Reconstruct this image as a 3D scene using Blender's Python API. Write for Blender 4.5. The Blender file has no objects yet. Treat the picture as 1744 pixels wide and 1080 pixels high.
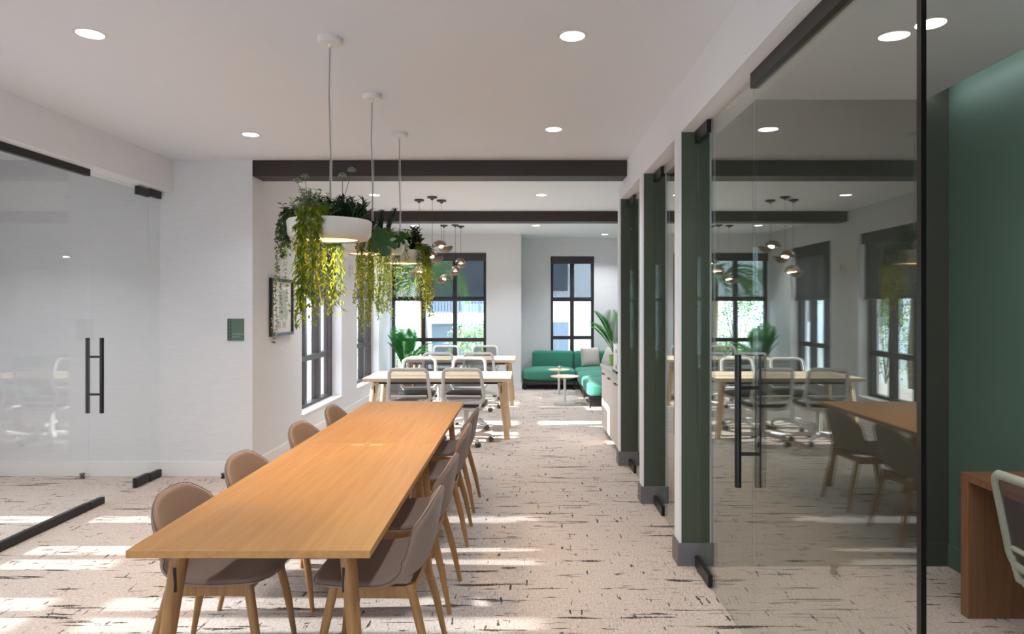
import bpy, bmesh, math, random
from mathutils import Vector, Matrix, noise as mnoise
R = math.radians
PI = math.pi
rng = random.Random(7)
S = bpy.context.scene
COL = S.collection

# ------------------------------------------------------------------ camera, world, sun, exposure
FPX = 1120.0                       # focal length in pixels of the 1744 px wide frame
cam_data = bpy.data.cameras.new('camera')
cam_data.sensor_width = 36.0
cam_data.lens = FPX / 1744 * 36.0
cam_data.shift_x = (872 - 893) / 1744
cam_data.shift_y = (521 - 540) / 1744
cam_data.clip_start = 0.05
cam = bpy.data.objects.new('camera', cam_data)
COL.objects.link(cam)
cam.location = (0, 0, 1.6)
cam.rotation_euler = (R(90), 0, 0)
S.camera = cam

world = bpy.data.worlds.new('sky')
S.world = world
world.use_nodes = True
wn = world.node_tree.nodes['Background']
wn.inputs['Color'].default_value = (0.70, 0.85, 1.0, 1)
wn.inputs['Strength'].default_value = 8.0

sun_d = bpy.data.lights.new('sun', 'SUN')
sun_d.energy = 19.0
sun_d.angle = R(0.6)
sun_d.color = (1.0, 0.97, 0.93)
sun = bpy.data.objects.new('sun', sun_d)
COL.objects.link(sun)
sun.rotation_euler = Vector((1.0, 0.0, -0.34)).to_track_quat('-Z', 'Y').to_euler()

S.view_settings.view_transform = 'Standard'
S.view_settings.look = 'None'
S.view_settings.gamma = 1
S.view_settings.use_curve_mapping = False
S.view_settings.exposure = 0.12
DOWNLIGHT_W = 8.0

# ------------------------------------------------------------------ materials
def lin(h):
    h = h.lstrip('#')
    v = [int(h[i:i+2], 16) / 255 for i in (0, 2, 4)]
    return tuple(c / 12.92 if c <= .04045 else ((c + .055) / 1.055) ** 2.4 for c in v) + (1,)

def newmat(name):
    m = bpy.data.materials.new(name)
    m.use_nodes = True
    nt = m.node_tree
    return m, nt, nt.nodes['Principled BSDF'], nt.nodes['Material Output']

def plain(name, col, rough=.5, metal=0, spec=.5, bump=0, bscale=200, var=0, vscale=8):
    m, nt, b, out = newmat(name)
    c = lin(col) if isinstance(col, str) else tuple(col) + (1,)
    b.inputs['Base Color'].default_value = c
    b.inputs['Roughness'].default_value = rough
    b.inputs['Metallic'].default_value = metal
    b.inputs['Specular IOR Level'].default_value = spec
    if var or bump:
        tc = nt.nodes.new('ShaderNodeTexCoord')
    if var:
        n = nt.nodes.new('ShaderNodeTexNoise'); n.inputs['Scale'].default_value = vscale
        n.inputs['Detail'].default_value = 4
        nt.links.new(tc.outputs['Object'], n.inputs['Vector'])
        mx = nt.nodes.new('ShaderNodeMix'); mx.data_type = 'RGBA'
        mx.inputs[6].default_value = tuple(x * (1 - var) for x in c[:3]) + (1,)
        mx.inputs[7].default_value = tuple(min(1, x * (1 + var)) for x in c[:3]) + (1,)
        nt.links.new(n.outputs['Fac'], mx.inputs[0])
        nt.links.new(mx.outputs[2], b.inputs['Base Color'])
    if bump:
        n2 = nt.nodes.new('ShaderNodeTexNoise'); n2.inputs['Scale'].default_value = bscale
        nt.links.new(tc.outputs['Object'], n2.inputs['Vector'])
        bp = nt.nodes.new('ShaderNodeBump'); bp.inputs['Strength'].default_value = bump
        bp.inputs['Distance'].default_value = .002
        nt.links.new(n2.outputs['Fac'], bp.inputs['Height'])
        nt.links.new(bp.outputs['Normal'], b.inputs['Normal'])
    return m

def emis(name, col, strength):
    m, nt, b, out = newmat(name)
    b.inputs['Base Color'].default_value = (0.8, 0.8, 0.8, 1)
    b.inputs['Emission Color'].default_value = tuple(col) + (1,)
    b.inputs['Emission Strength'].default_value = strength
    return m

def thin_glass(name, tint, f0=.05, ior_pow=5.0):
    """thin pane: clear transmission plus mirror reflection that rises towards grazing (Schlick)"""
    m = bpy.data.materials.new(name); m.use_nodes = True
    nt = m.node_tree; nt.nodes.clear()
    out = nt.nodes.new('ShaderNodeOutputMaterial')
    tr = nt.nodes.new('ShaderNodeBsdfTransparent'); tr.inputs['Color'].default_value = tuple(tint) + (1,)
    gl = nt.nodes.new('ShaderNodeBsdfGlossy'); gl.inputs['Roughness'].default_value = 0.0
    gl.inputs['Color'].default_value = (.95, 1, .96, 1)
    geo = nt.nodes.new('ShaderNodeNewGeometry')
    dot = nt.nodes.new('ShaderNodeVectorMath'); dot.operation = 'DOT_PRODUCT'
    nt.links.new(geo.outputs['Incoming'], dot.inputs[0]); nt.links.new(geo.outputs['Normal'], dot.inputs[1])
    ab = nt.nodes.new('ShaderNodeMath'); ab.operation = 'ABSOLUTE'; nt.links.new(dot.outputs['Value'], ab.inputs[0])
    om = nt.nodes.new('ShaderNodeMath'); om.operation = 'SUBTRACT'; om.inputs[0].default_value = 1
    nt.links.new(ab.outputs[0], om.inputs[1])
    pw = nt.nodes.new('ShaderNodeMath'); pw.operation = 'POWER'; pw.inputs[1].default_value = ior_pow
    nt.links.new(om.outputs[0], pw.inputs[0])
    ma = nt.nodes.new('ShaderNodeMath'); ma.operation = 'MULTIPLY_ADD'
    ma.inputs[1].default_value = 1 - f0; ma.inputs[2].default_value = f0; ma.use_clamp = True
    nt.links.new(pw.outputs[0], ma.inputs[0])
    mx = nt.nodes.new('ShaderNodeMixShader')
    nt.links.new(ma.outputs[0], mx.inputs[0]); nt.links.new(tr.outputs[0], mx.inputs[1]); nt.links.new(gl.outputs[0], mx.inputs[2])
    nt.links.new(mx.outputs[0], out.inputs['Surface'])
    return m

def veil(name, col, opacity, rough=.8):
    """open weave cloth or mesh: part threads, part holes"""
    m, nt, b, out = newmat(name)
    b.inputs['Base Color'].default_value = lin(col); b.inputs['Roughness'].default_value = rough
    tr = nt.nodes.new('ShaderNodeBsdfTransparent')
    mx = nt.nodes.new('ShaderNodeMixShader'); mx.inputs[0].default_value = opacity
    nt.links.new(tr.outputs[0], mx.inputs[1]); nt.links.new(b.outputs[0], mx.inputs[2])
    nt.links.new(mx.outputs[0], out.inputs['Surface'])
    return m

def wood(name, c1, c2, axis=1, scale=1.0, rough=.45):
    m, nt, b, out = newmat(name)
    tc = nt.nodes.new('ShaderNodeTexCoord')
    mp = nt.nodes.new('ShaderNodeMapping')
    sc = [38 * scale] * 3; sc[axis] = 1.6 * scale
    mp.inputs['Scale'].default_value = sc
    nt.links.new(tc.outputs['Object'], mp.inputs['Vector'])
    n = nt.nodes.new('ShaderNodeTexNoise'); n.inputs['Scale'].default_value = 1.0
    n.inputs['Detail'].default_value = 6; n.inputs['Roughness'].default_value = .6
    n.inputs['Distortion'].default_value = .4
    nt.links.new(mp.outputs[0], n.inputs['Vector'])
    r = nt.nodes.new('ShaderNodeValToRGB')
    r.color_ramp.elements[0].position = .3; r.color_ramp.elements[0].color = lin(c1)
    r.color_ramp.elements[1].position = .7; r.color_ramp.elements[1].color = lin(c2)
    nt.links.new(n.outputs['Fac'], r.inputs[0]); nt.links.new(r.outputs[0], b.inputs['Base Color'])
    b.inputs['Roughness'].default_value = rough
    bp = nt.nodes.new('ShaderNodeBump'); bp.inputs['Strength'].default_value = .08; bp.inputs['Distance'].default_value = .001
    nt.links.new(n.outputs['Fac'], bp.inputs['Height']); nt.links.new(bp.outputs[0], b.inputs['Normal'])
    return m

def fabric(name, c, var=.12, scale=420, rough=.9):
    m, nt, b, out = newmat(name)
    tc = nt.nodes.new('ShaderNodeTexCoord')
    n = nt.nodes.new('ShaderNodeTexNoise'); n.inputs['Scale'].default_value = scale; n.inputs['Detail'].default_value = 3
    nt.links.new(tc.outputs['Object'], n.inputs['Vector'])
    cc = lin(c)
    mx = nt.nodes.new('ShaderNodeMix'); mx.data_type = 'RGBA'
    mx.inputs[6].default_value = tuple(x * (1 - var) for x in cc[:3]) + (1,)
    mx.inputs[7].default_value = tuple(x * (1 + var) for x in cc[:3]) + (1,)
    nt.links.new(n.outputs['Fac'], mx.inputs[0]); nt.links.new(mx.outputs[2], b.inputs['Base Color'])
    b.inputs['Roughness'].default_value = rough
    b.inputs['Sheen Weight'].default_value = .15
    bp = nt.nodes.new('ShaderNodeBump'); bp.inputs['Strength'].default_value = .25; bp.inputs['Distance'].default_value = .001
    nt.links.new(n.outputs['Fac'], bp.inputs['Height']); nt.links.new(bp.outputs[0], b.inputs['Normal'])
    return m

def leafmat(name, c1, c2, trans=.25):
    m, nt, b, out = newmat(name)
    geo = nt.nodes.new('ShaderNodeNewGeometry')
    mx = nt.nodes.new('ShaderNodeMix'); mx.data_type = 'RGBA'
    mx.inputs[6].default_value = lin(c1); mx.inputs[7].default_value = lin(c2)
    nt.links.new(geo.outputs['Random Per Island'], mx.inputs[0])
    nt.links.new(mx.outputs[2], b.inputs['Base Color'])
    b.inputs['Roughness'].default_value = .45
    tl = nt.nodes.new('ShaderNodeBsdfTranslucent'); nt.links.new(mx.outputs[2], tl.inputs['Color'])
    ms = nt.nodes.new('ShaderNodeMixShader'); ms.inputs[0].default_value = trans
    nt.links.new(b.outputs[0], ms.inputs[1]); nt.links.new(tl.outputs[0], ms.inputs[2])
    nt.links.new(ms.outputs[0], out.inputs['Surface'])
    return m

def carpet_mat():
    m, nt, b, out = newmat('carpet')
    L = nt.links.new
    tc = nt.nodes.new('ShaderNodeTexCoord')
    def noise(scale, detail=3, rough=.5, dist=0, loc=(0, 0, 0)):
        mp = nt.nodes.new('ShaderNodeMapping'); mp.inputs['Scale'].default_value = scale; mp.inputs['Location'].default_value = loc
        L(tc.outputs['Object'], mp.inputs['Vector'])
        n = nt.nodes.new('ShaderNodeTexNoise'); n.inputs['Scale'].default_value = 1
        n.inputs['Detail'].default_value = detail; n.inputs['Roughness'].default_value = rough; n.inputs['Distortion'].default_value = dist
        L(mp.outputs[0], n.inputs['Vector'])
        return n.outputs['Fac']
    def step(v, lo, hi):
        r = nt.nodes.new('ShaderNodeMapRange'); r.inputs[1].default_value = lo; r.inputs[2].default_value = hi
        r.clamp = True; L(v, r.inputs[0]); return r.outputs[0]
    def op(kind, a, c):
        n = nt.nodes.new('ShaderNodeMath'); n.operation = kind; n.use_clamp = True
        for i, v in enumerate((a, c)):
            if isinstance(v, (int, float)): n.inputs[i].default_value = v
            else: L(v, n.inputs[i])
        return n.outputs[0]
    # long dark dashes across (along x)
    la = step(noise((1.5, 20, 1), 3, .55, .15), .635, .662)
    lb = step(noise((4.0, 30, 1), 3, .55, .1, (7, 3, 0)), .64, .665)
    # short marks running away (along y)
    sa = step(noise((34, 6, 1), 3, .55, .2, (2, 9, 0)), .645, .675)
    blot = step(noise((14, 20, 1), 3, .6, 0, (4, 1, 0)), .70, .72)
    fray = step(noise((90, 90, 1), 2), .30, .46)
    dark = op('MAXIMUM', op('MAXIMUM', la, lb), op('MAXIMUM', sa, blot))
    dark = op('MULTIPLY', dark, fray)
    # finer grey flecks in two directions
    patch = step(noise((1.5, 2.4, 1), 2, .5, 0, (1, 5, 0)), .38, .62)
    fl = op('MAXIMUM', step(noise((150, 16, 1), 2, .5, 0, (3, 3, 0)), .56, .68), step(noise((14, 120, 1), 2, .5, 0, (5, 0, 0)), .64, .74))
    fl = op('MULTIPLY', op('MULTIPLY', fl, patch), .75)
    base = nt.nodes.new('ShaderNodeMix'); base.data_type = 'RGBA'
    base.inputs[6].default_value = lin('#b9a99f'); base.inputs[7].default_value = lin('#dccfc6')
    L(step(noise((90, 60, 1), 4, .7), .35, .65), base.inputs[0])
    m1 = nt.nodes.new('ShaderNodeMix'); m1.data_type = 'RGBA'; m1.inputs[7].default_value = lin('#8d8178')
    L(fl, m1.inputs[0]); L(base.outputs[2], m1.inputs[6])
    m2 = nt.nodes.new('ShaderNodeMix'); m2.data_type = 'RGBA'; m2.inputs[7].default_value = lin('#423b38')
    L(dark, m2.inputs[0]); L(m1.outputs[2], m2.inputs[6])
    L(m2.outputs[2], b.inputs['Base Color'])
    b.inputs['Roughness'].default_value = .95; b.inputs['Specular IOR Level'].default_value = .1
    bp = nt.nodes.new('ShaderNodeBump'); bp.inputs['Strength'].default_value = .5; bp.inputs['Distance'].default_value = .004
    L(noise((170, 110, 1), 3, .7), bp.inputs['Height']); L(bp.outputs[0], b.inputs['Normal'])
    return m

def wallpaper(name, col):
    m, nt, b, out = newmat(name)
    L = nt.links.new
    tc = nt.nodes.new('ShaderNodeTexCoord')
    mp = nt.nodes.new('ShaderNodeMapping'); mp.inputs['Scale'].default_value = (9, 9, 160)
    L(tc.outputs['Object'], mp.inputs['Vector'])
    n = nt.nodes.new('ShaderNodeTexNoise'); n.inputs['Scale'].default_value = 1; n.inputs['Detail'].default_value = 4
    L(mp.outputs[0], n.inputs['Vector'])
    c = lin(col)
    mx = nt.nodes.new('ShaderNodeMix'); mx.data_type = 'RGBA'
    mx.inputs[6].default_value = tuple(x * .90 for x in c[:3]) + (1,); mx.inputs[7].default_value = tuple(min(1, x * 1.06) for x in c[:3]) + (1,)
    L(n.outputs['Fac'], mx.inputs[0]); L(mx.outputs[2], b.inputs['Base Color'])
    b.inputs['Roughness'].default_value = .8; b.inputs['Specular IOR Level'].default_value = .25
    bp = nt.nodes.new('ShaderNodeBump'); bp.inputs['Strength'].default_value = .15; bp.inputs['Distance'].default_value = .002
    L(n.outputs['Fac'], bp.inputs['Height']); L(bp.outputs[0], b.inputs['Normal'])
    return m

M = dict(
    carpet=carpet_mat(),
    wall=wallpaper('woven_wallpaper', '#dedddf'),
    ceiling=plain('ceiling_paint', '#e6e9ee', .9, spec=.2),
    soffit=plain('soffit_paint', '#ecedf0', .8, spec=.2),
    base=plain('baseboard_paint', '#e6e3e1', .5),
    beam=plain('dark_beam', '#30211f', .55, var=.12, vscale=30),
    green=plain('green_paint', '#587063', .6, var=.04, vscale=3),
    postgreen=plain('post_green_paint', '#444b3a', .6),
    dimgreen=plain('shaded_green_paint', '#3d4236', .7),  # green office paint with the partitions' shade darkened into the colour
    greybase=plain('grey_baseboard', '#6d6a6c', .5),
    black=plain('black_metal', '#0c0b0b', .35),
    frame=plain('bronze_window_frame', '#33292a', .4),
    shade=veil('shade_cloth', '#4a474b', .86),
    shadefar=veil('shade_cloth_open', '#3b3d45', .66),
    glass=thin_glass('partition_glass', (.982, .990, .985), .075, 4.4),
    glassleft=thin_glass('left_partition_glass', (.982, .990, .988), .04, 5.0),
    pane=thin_glass('window_glass', (.97, .99, 1.0), .03),
    dimpane=thin_glass('sun_dimming_glass', (.74, .76, .78), .04),  # dark tint added to unseen left room panes to weaken the sun stripes
    oak=wood('oak_top', '#b07c42', '#c29055', 1, .8, .42),
    oakleg=wood('oak_leg', '#8f6539', '#ae8050', 2, 1.2, .45),
    birch=wood('birch_top', '#dcc4a4', '#e8d4b8', 0, .8, .45),
    birchleg=wood('birch_leg', '#cdae86', '#dfc39d', 2, 1.2, .45),
    deskwood=wood('desk_oak', '#7a553a', '#94694a', 2, 1.0, .45),
    taupe=fabric('taupe_upholstery', '#8d7669', .22, 260),
    seam=plain('seam_thread', '#5a4a42', .8),
    white=plain('white_plastic', '#e4e1de', .4),
    ltgrey=plain('light_grey_plastic', '#dbd9d7', .45),
    greyframe=plain('sage_grey_plastic', '#a3a594', .45),
    mesh=veil('chair_mesh', '#4a4649', .62),
    darkseat=fabric('dark_seat_fabric', '#3f3a3c'),
    wheel=plain('caster_rubber', '#5a5553', .6),
    planter=plain('planter_ceramic', '#d9d2c8', .35, var=.03),
    soil=plain('soil', '#2e241c', .95, var=.3, vscale=60),
    lampwarm=emis('lamp_diffuser', (1, .72, .42), 14),
    bulb=emis('lamp_bulb', (1, .82, .62), 20),
    down=emis('downlight_lens', (1, .93, .84), 14),
    led=emis('led_strip', (.95, .95, 1), 6),
    clam=veil('smoked_shell', '#6d5d52', .82, .35),
    cable=plain('grey_cable', '#a9a5a3', .5),
    dkcable=plain('dark_cable', '#3c3836', .5),
    sofa=fabric('green_sofa_fabric', '#3d8570', .14, 300),
    sofaframe=plain('sofa_frame', '#231f20', .5),
    cushion=fabric('cushion_fabric', '#b9b0a8'),
    stone=plain('counter_stone', '#b9b3ad', .4, var=.2, vscale=35),
    cab=wood('cabinet_veneer', '#c9bab0', '#d8cabf', 2, .7, .5),
    cabdark=plain('cabinet_toe', '#8a6d58', .6),
    paper=plain('art_paper', '#e9e7e4', .8),
    sage=plain('art_sage', '#b9c3b8', .8, var=.15, vscale=18),
    signgreen=plain('sign_green', '#55705e', .6),
    signdark=plain('sign_pattern', '#3c4a41', .6),
    signtext=plain('sign_lettering', '#a3aaa4', .6),
    frameblk=plain('picture_frame', '#17161a', .35),
    red=plain('alarm_red', '#a05048', .6),
    vine=leafmat('lamplit_vine_leaf', '#5c7a1c', '#a3a428', .35),  # mid green leaves with the lamp's yellow light mixed into the colour
    vine2=leafmat('light_vine_leaf', '#6d8f2c', '#9fb040', .35),
    darkvine=leafmat('dark_vine_leaf', '#27331f', '#3c4a2a', .15),
    bush=leafmat('bush_leaf', '#2b4420', '#4b6630', .2),
    darkbush=leafmat('dark_bush_leaf', '#18281a', '#2c3f24', .15),
    fresh=leafmat('fresh_leaf', '#4d7b2a', '#7fa044', .3),
    pale=leafmat('pale_leaf', '#7a8a6a', '#a4ac8c', .2),
    succ=leafmat('succulent_leaf', '#26372c', '#3b4f40', .1),
    monst=leafmat('monstera_leaf', '#1f4a20', '#2c5c28', .25),
    palm=leafmat('palm_leaf', '#3f9a45', '#6ab84a', .4),
    palmdark=leafmat('palm_leaf_dark', '#2c7a40', '#4a9a4a', .4),
    palmout=leafmat('outdoor_palm_leaf', '#4f9a4a', '#9cc870', .4),
    shrub=leafmat('outdoor_shrub_leaf', '#4a7a3c', '#a4c07c', .35),
    stem=plain('plant_stem', '#5a6a35', .6),
    bark=plain('bark', '#6a5a4a', .9, var=.25, vscale=20),
    pot=plain('pot', '#d8d4cf', .5),
    limepot=plain('lime_pot', '#7fae3a', .45),
    outwhite=plain('render_white', '#e8ecf0', .9),
    outgrey=plain('facade_grey', '#5b636d', .7),
    outglass=plain('facade_window', '#56606c', .25),
    ground=plain('outside_paving', '#b8b6b0', .9, var=.1, vscale=2),
    clear=thin_glass('tumbler_glass', (.97, .98, .98), .06),
    wax=plain('candle_wax', '#e2d6c4', .6),
    rawoak=wood('power_hatch', '#cf9f67', '#dcb07c', 0, 1.0, .45),
    brownrail=plain('steel_rail', '#2b2320', .5),
)

# ------------------------------------------------------------------ mesh helpers
class MB:
    def __init__(s): s.v = []; s.f = []
    def add(s, vs, fs):
        o = len(s.v); s.v += [tuple(p) for p in vs]; s.f += [tuple(i + o for i in f) for f in fs]; return s
    def box(s, x0, x1, y0, y1, z0, z1):
        return s.add([(x0,y0,z0),(x1,y0,z0),(x1,y1,z0),(x0,y1,z0),(x0,y0,z1),(x1,y0,z1),(x1,y1,z1),(x0,y1,z1)],
                     [(0,3,2,1),(4,5,6,7),(0,1,5,4),(1,2,6,5),(2,3,7,6),(3,0,4,7)])
    def tube(s, pts, radii, n=10, cap=True, squash=None, up=None):
        pts = [Vector(p) for p in pts]
        if not hasattr(radii, '__len__'): radii = [radii] * len(pts)
        rings = []; prev = None
        for i, p in enumerate(pts):
            t = (pts[min(i+1, len(pts)-1)] - pts[max(i-1, 0)]).normalized()
            if prev is None:
                a = Vector(up) if up else (Vector((1,0,0)) if abs(t.x) < .9 else Vector((0,1,0)))
            else: a = prev
            u = (a - t * a.dot(t)).normalized(); w = t.cross(u); prev = u
            sq = squash or (1, 1)
            rings.append([p + (u * math.cos(2*PI*k/n) * sq[0] + w * math.sin(2*PI*k/n) * sq[1]) * radii[i] for k in range(n)])
        vs = [q for r in rings for q in r]; fs = []
        for i in range(len(rings) - 1):
            for k in range(n):
                fs.append((i*n+k, i*n+(k+1) % n, (i+1)*n+(k+1) % n, (i+1)*n+k))
        if cap:
            fs.append(tuple(range(n-1, -1, -1))); fs.append(tuple((len(rings)-1)*n + k for k in range(n)))
        return s.add(vs, fs)
    def loop_tube(s, pts, rx, rz, n=8):
        pts = [Vector(p) for p in pts]; N = len(pts); rings = []
        c = sum(pts, Vector()) / N
        for i, p in enumerate(pts):
            t = (pts[(i+1) % N] - pts[i-1]).normalized()
            u = Vector((0, 1, 0)); u = (u - t * u.dot(t)).normalized(); w = t.cross(u)
            rings.append([p + u * math.cos(2*PI*k/n) * rx + w * math.sin(2*PI*k/n) * rz for k in range(n)])
        vs = [q for r in rings for q in r]; fs = []
        for i in range(N):
            j = (i + 1) % N
            for k in range(n): fs.append((i*n+k, i*n+(k+1) % n, j*n+(k+1) % n, j*n+k))
        return s.add(vs, fs)
    def lathe(s, prof, n=24, c=(0, 0, 0), closed=False, mat=None):
        vs = []; fs = []
        for r, z in prof:
            for k in range(n):
                p = Vector((max(r, 1e-4) * math.cos(2*PI*k/n), max(r, 1e-4) * math.sin(2*PI*k/n), z))
                if mat: p = mat @ p
                vs.append(p + Vector(c))
        m = len(prof)
        for i in range(m if closed else m - 1):
            j = (i + 1) % m
            for k in range(n): fs.append((i*n+k, i*n+(k+1) % n, j*n+(k+1) % n, j*n+k))
        return s.add(vs, fs)
    def leaf(s, p, d, nrm, L, W, fold=.25, curl=0.0):
        """small folded leaf: two quads meeting at the midrib"""
        p = Vector(p); d = d.normalized(); sd = d.cross(nrm)
        if sd.length < 1e-4: sd = d.cross(Vector((.3, .5, .8)))
        sd.normalize(); n = sd.cross(d)
        b = p; t = p + d * L - n * L * curl; mid = p + d * L * .45
        l = mid + sd * W * .5 + n * W * fold; r = mid - sd * W * .5 + n * W * fold
        return s.add([b, r, t, l], [(0, 1, 2), (0, 2, 3)])
    def build(s, name, mat, parent=None, smooth=None, bevel=0, loc=None):
        me = bpy.data.meshes.new(name)
        me.from_pydata(s.v, [], s.f); me.update()
        bm = bmesh.new(); bm.from_mesh(me)
        if bevel:
            bmesh.ops.bevel(bm, geom=[e for e in bm.edges], offset=bevel, segments=2, affect='EDGES', profile=.5, clamp_overlap=True)
        bm.to_mesh(me); bm.free()
        return link(name, me, mat, parent, smooth, loc)

def link(name, me, mat, parent=None, smooth=None, loc=None):
    me.materials.clear(); me.materials.append(M[mat] if isinstance(mat, str) else mat)
    if smooth is not None:
        for p in me.polygons: p.use_smooth = True
        me.set_sharp_from_angle(angle=R(smooth))
    o = bpy.data.objects.new(name, me); COL.objects.link(o)
    if parent: o.parent = parent
    if loc is not None: o.location = loc
    return o

def fixnormals(o):
    bm = bmesh.new(); bm.from_mesh(o.data); bmesh.ops.recalc_face_normals(bm, faces=bm.faces); bm.to_mesh(o.data); bm.free(); return o

def thing(name, label, cat, loc=(0, 0, 0), rz=0, group=None):
    o = bpy.data.objects.new(name, None); COL.objects.link(o)
    o.location = loc; o.rotation_euler = (0, 0, rz); o.empty_display_size = .1
    return tag(o, label, cat, group)
def tag(o, label=None, cat=None, group=None, kind=None):
    if label: o['label'] = label
    if cat: o['category'] = cat
    if group: o['group'] = group
    if kind: o['kind'] = kind
    return o
def struct(o, label, cat):
    return tag(o, label, cat, kind='structure')
def copy_tree(o, parent=None):
    c = o.copy(); COL.objects.link(c); c.parent = parent
    for ch in list(o.children): copy_tree(ch, c)
    return c
def place(proto, first, loc, rz, label, group):
    o = proto if first else copy_tree(proto)
    o.location = loc; o.rotation_euler = (0, 0, rz); tag(o, label, None, group); return o
def round_box(x0, x1, y0, y1, z0, z1, r, seg=3, puff=0):
    bm = bmesh.new(); bmesh.ops.create_cube(bm, size=1)
    for v in bm.verts:
        v.co = Vector(((x0+x1)/2 + v.co.x*(x1-x0), (y0+y1)/2 + v.co.y*(y1-y0), (z0+z1)/2 + v.co.z*(z1-z0)))
    if puff:
        bmesh.ops.subdivide_edges(bm, edges=bm.edges, cuts=7, use_grid_fill=True)
        cx, cy, cz = (x0+x1)/2, (y0+y1)/2, (z0+z1)/2; hx, hy, hz = (x1-x0)/2, (y1-y0)/2, (z1-z0)/2
        for v in bm.verts:
            a, b, c = (v.co.x-cx)/hx, (v.co.y-cy)/hy, (v.co.z-cz)/hz
            p = 6.0
            k = (abs(a)**p + abs(b)**p + abs(c)**p) ** (1/p)
            a, b, c = a/k, b/k, c/k
            bulge = (1-a*a)*(1-b*b)
            v.co = Vector((cx + a*hx, cy + b*hy, cz + c*hz + (puff*bulge if c > 0 else 0)))
    else:
        bmesh.ops.bevel(bm, geom=bm.edges[:], offset=r, segments=seg, affect='EDGES', profile=.5, clamp_overlap=True)
    me = bpy.data.meshes.new('m'); bm.to_mesh(me); bm.free()
    return me

# ------------------------------------------------------------------ room shell
CEIL = 2.97; SOFF = 2.67; FLOOR = 0.0
XL, XG, XGL = -2.555, 1.06, -3.42
YB = -4.5                      # wall behind the camera
def wall_with_openings(name, axis, face, back, a0, a1, z0, z1, openings, mat, label):
    """axis 'x': wall plane at constant x running along y; openings (a, b, zlo, zhi)"""
    m = MB()
    def put(p, q, lo, hi):
        if q - p < 1e-5 or hi - lo < 1e-5: return
        f0, f1 = min(face, back), max(face, back)
        if axis == 'x': m.box(f0, f1, p, q, lo, hi)
        else: m.box(p, q, f0, f1, lo, hi)
    cur = a0
    for (p, q, lo, hi) in sorted(openings):
        put(cur, p, z0, z1); put(p, q, z0, lo); put(p, q, hi, z1); cur = q
    put(cur, a1, z0, z1)
    o = m.build(name, mat); struct(o, label, 'wall'); return o

fl = MB().box(-5.3, 2.85, YB - .3, 13.7, -.12, 0).build('floor', 'carpet')
struct(fl, 'beige woven carpet with scattered charcoal dashes across the whole room', 'floor')
ce = MB().box(-5.3, 2.85, YB - .3, 13.7, CEIL, CEIL + .15).build('ceiling', 'ceiling')
struct(ce, 'smooth white painted ceiling over the open room', 'ceiling')

SILL, HEAD, SHB = .33, 2.607, 1.72
WIN_L1, WIN_L2 = (7.55, 9.2), (10.04, 11.54)
wall_with_openings('wall_left', 'x', XL, XL - .30, 6.48, 12.85, 0, CEIL,
    [WIN_L1 + (SILL, HEAD), WIN_L2 + (SILL, HEAD)], 'wall', 'white woven wall holding the two side windows and the framed print')
wall_with_openings('wall_sign', 'y', 6.18, 6.48, -5.06, XL, 0, CEIL, [], 'wall', 'white woven wall facing forward with the small green sign')
wall_with_openings('wall_far', 'y', 12.53, 12.85, XL, -.06, 0, CEIL, [(XL + .02, -.727, SILL, HEAD)], 'wall', 'white far wall around the wide three-column window')
wall_with_openings('wall_alcove_side', 'x', -.06, -.36, 12.85, 13.7, 0, CEIL, [], 'wall', 'short white return wall beside the green sofa')
wall_with_openings('wall_alcove', 'y', 13.38, 13.7, -.06, 2.85, 0, CEIL, [(.536, 1.42, SILL, HEAD)], 'wall', 'white wall behind the green sofa around the narrow window')
wall_with_openings('wall_right', 'x', 2.614, 2.85, 6.72, 13.38, 0, CEIL, [], 'wall', 'white side wall of the lounge on the right')
wall_with_openings('wall_cabinet', 'x', 1.60, 2.614, 6.72, 8.37, 0, CEIL, [], 'wall', 'white wall block behind the pale cabinets')
wall_with_openings('wall_booth', 'x', 2.614, 2.85, .45, 6.72, 0, CEIL, [], 'green', 'muted green back wall of the glazed offices')
wall_with_openings('wall_meeting_room', 'x', -5.06, -5.3, YB, 6.48, 0, CEIL,
    [(4.83, 5.02, SILL, HEAD), (3.97, 4.40, SILL, HEAD), (3.2, 3.62, SILL, HEAD), (.9, 2.4, SILL, HEAD), (-3, -.5, SILL, HEAD)], 'wall', 'outer window wall of the glazed room on the left')
wall_with_openings('wall_back', 'y', YB, YB - .3, -5.06, 1.2, 0, CEIL, [(-2.9, .6, SILL, HEAD)], 'wall', 'white wall behind the camera with an added fill window')
wall_with_openings('wall_glazing_left', 'x', -3.30, -3.55, YB, 2.0, 0, SOFF, [], 'wall', 'white wall continuing the left glass partition')
wall_with_openings('wall_glazing_right', 'x', .965, 1.2, YB, .6, 0, SOFF, [], 'wall', 'white wall continuing the right glass partition')
wall_with_openings('wall_booth_near', 'y', .45, .6, 1.2, 2.614, 0, CEIL, [], 'green', 'green near wall of the first glazed office')

struct(MB().box(.965, 1.2, YB, 6.72, SOFF, CEIL).build('trim_1', 'soffit'), 'white soffit above the right glass partition', 'soffit')
struct(MB().box(-3.55, -3.30, YB, 6.18, SOFF, CEIL).build('trim_2', 'soffit'), 'white soffit above the left glass partition', 'soffit')
struct(MB().box(XL - .005, .965, 6.18, 6.44, 2.82, CEIL).build('ceiling_beam', 'beam', bevel=.004), 'dark brown ceiling beam nearer the camera, above the planter lamps', 'beam')
struct(MB().box(XL - .005, 2.62, 9.5, 9.76, 2.82, CEIL).build('ceiling_beam', 'beam', bevel=.004), 'dark brown ceiling beam further back, between the shell lamp clusters', 'beam')
# office ceiling with a cove slot along the green wall
struct(MB().box(1.2, 2.47, .6, 4.05, 2.87, 2.90).build('ceiling_booth', 'ceiling'), 'lowered ceiling of the first glazed office beside its light cove', 'ceiling')

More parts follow.
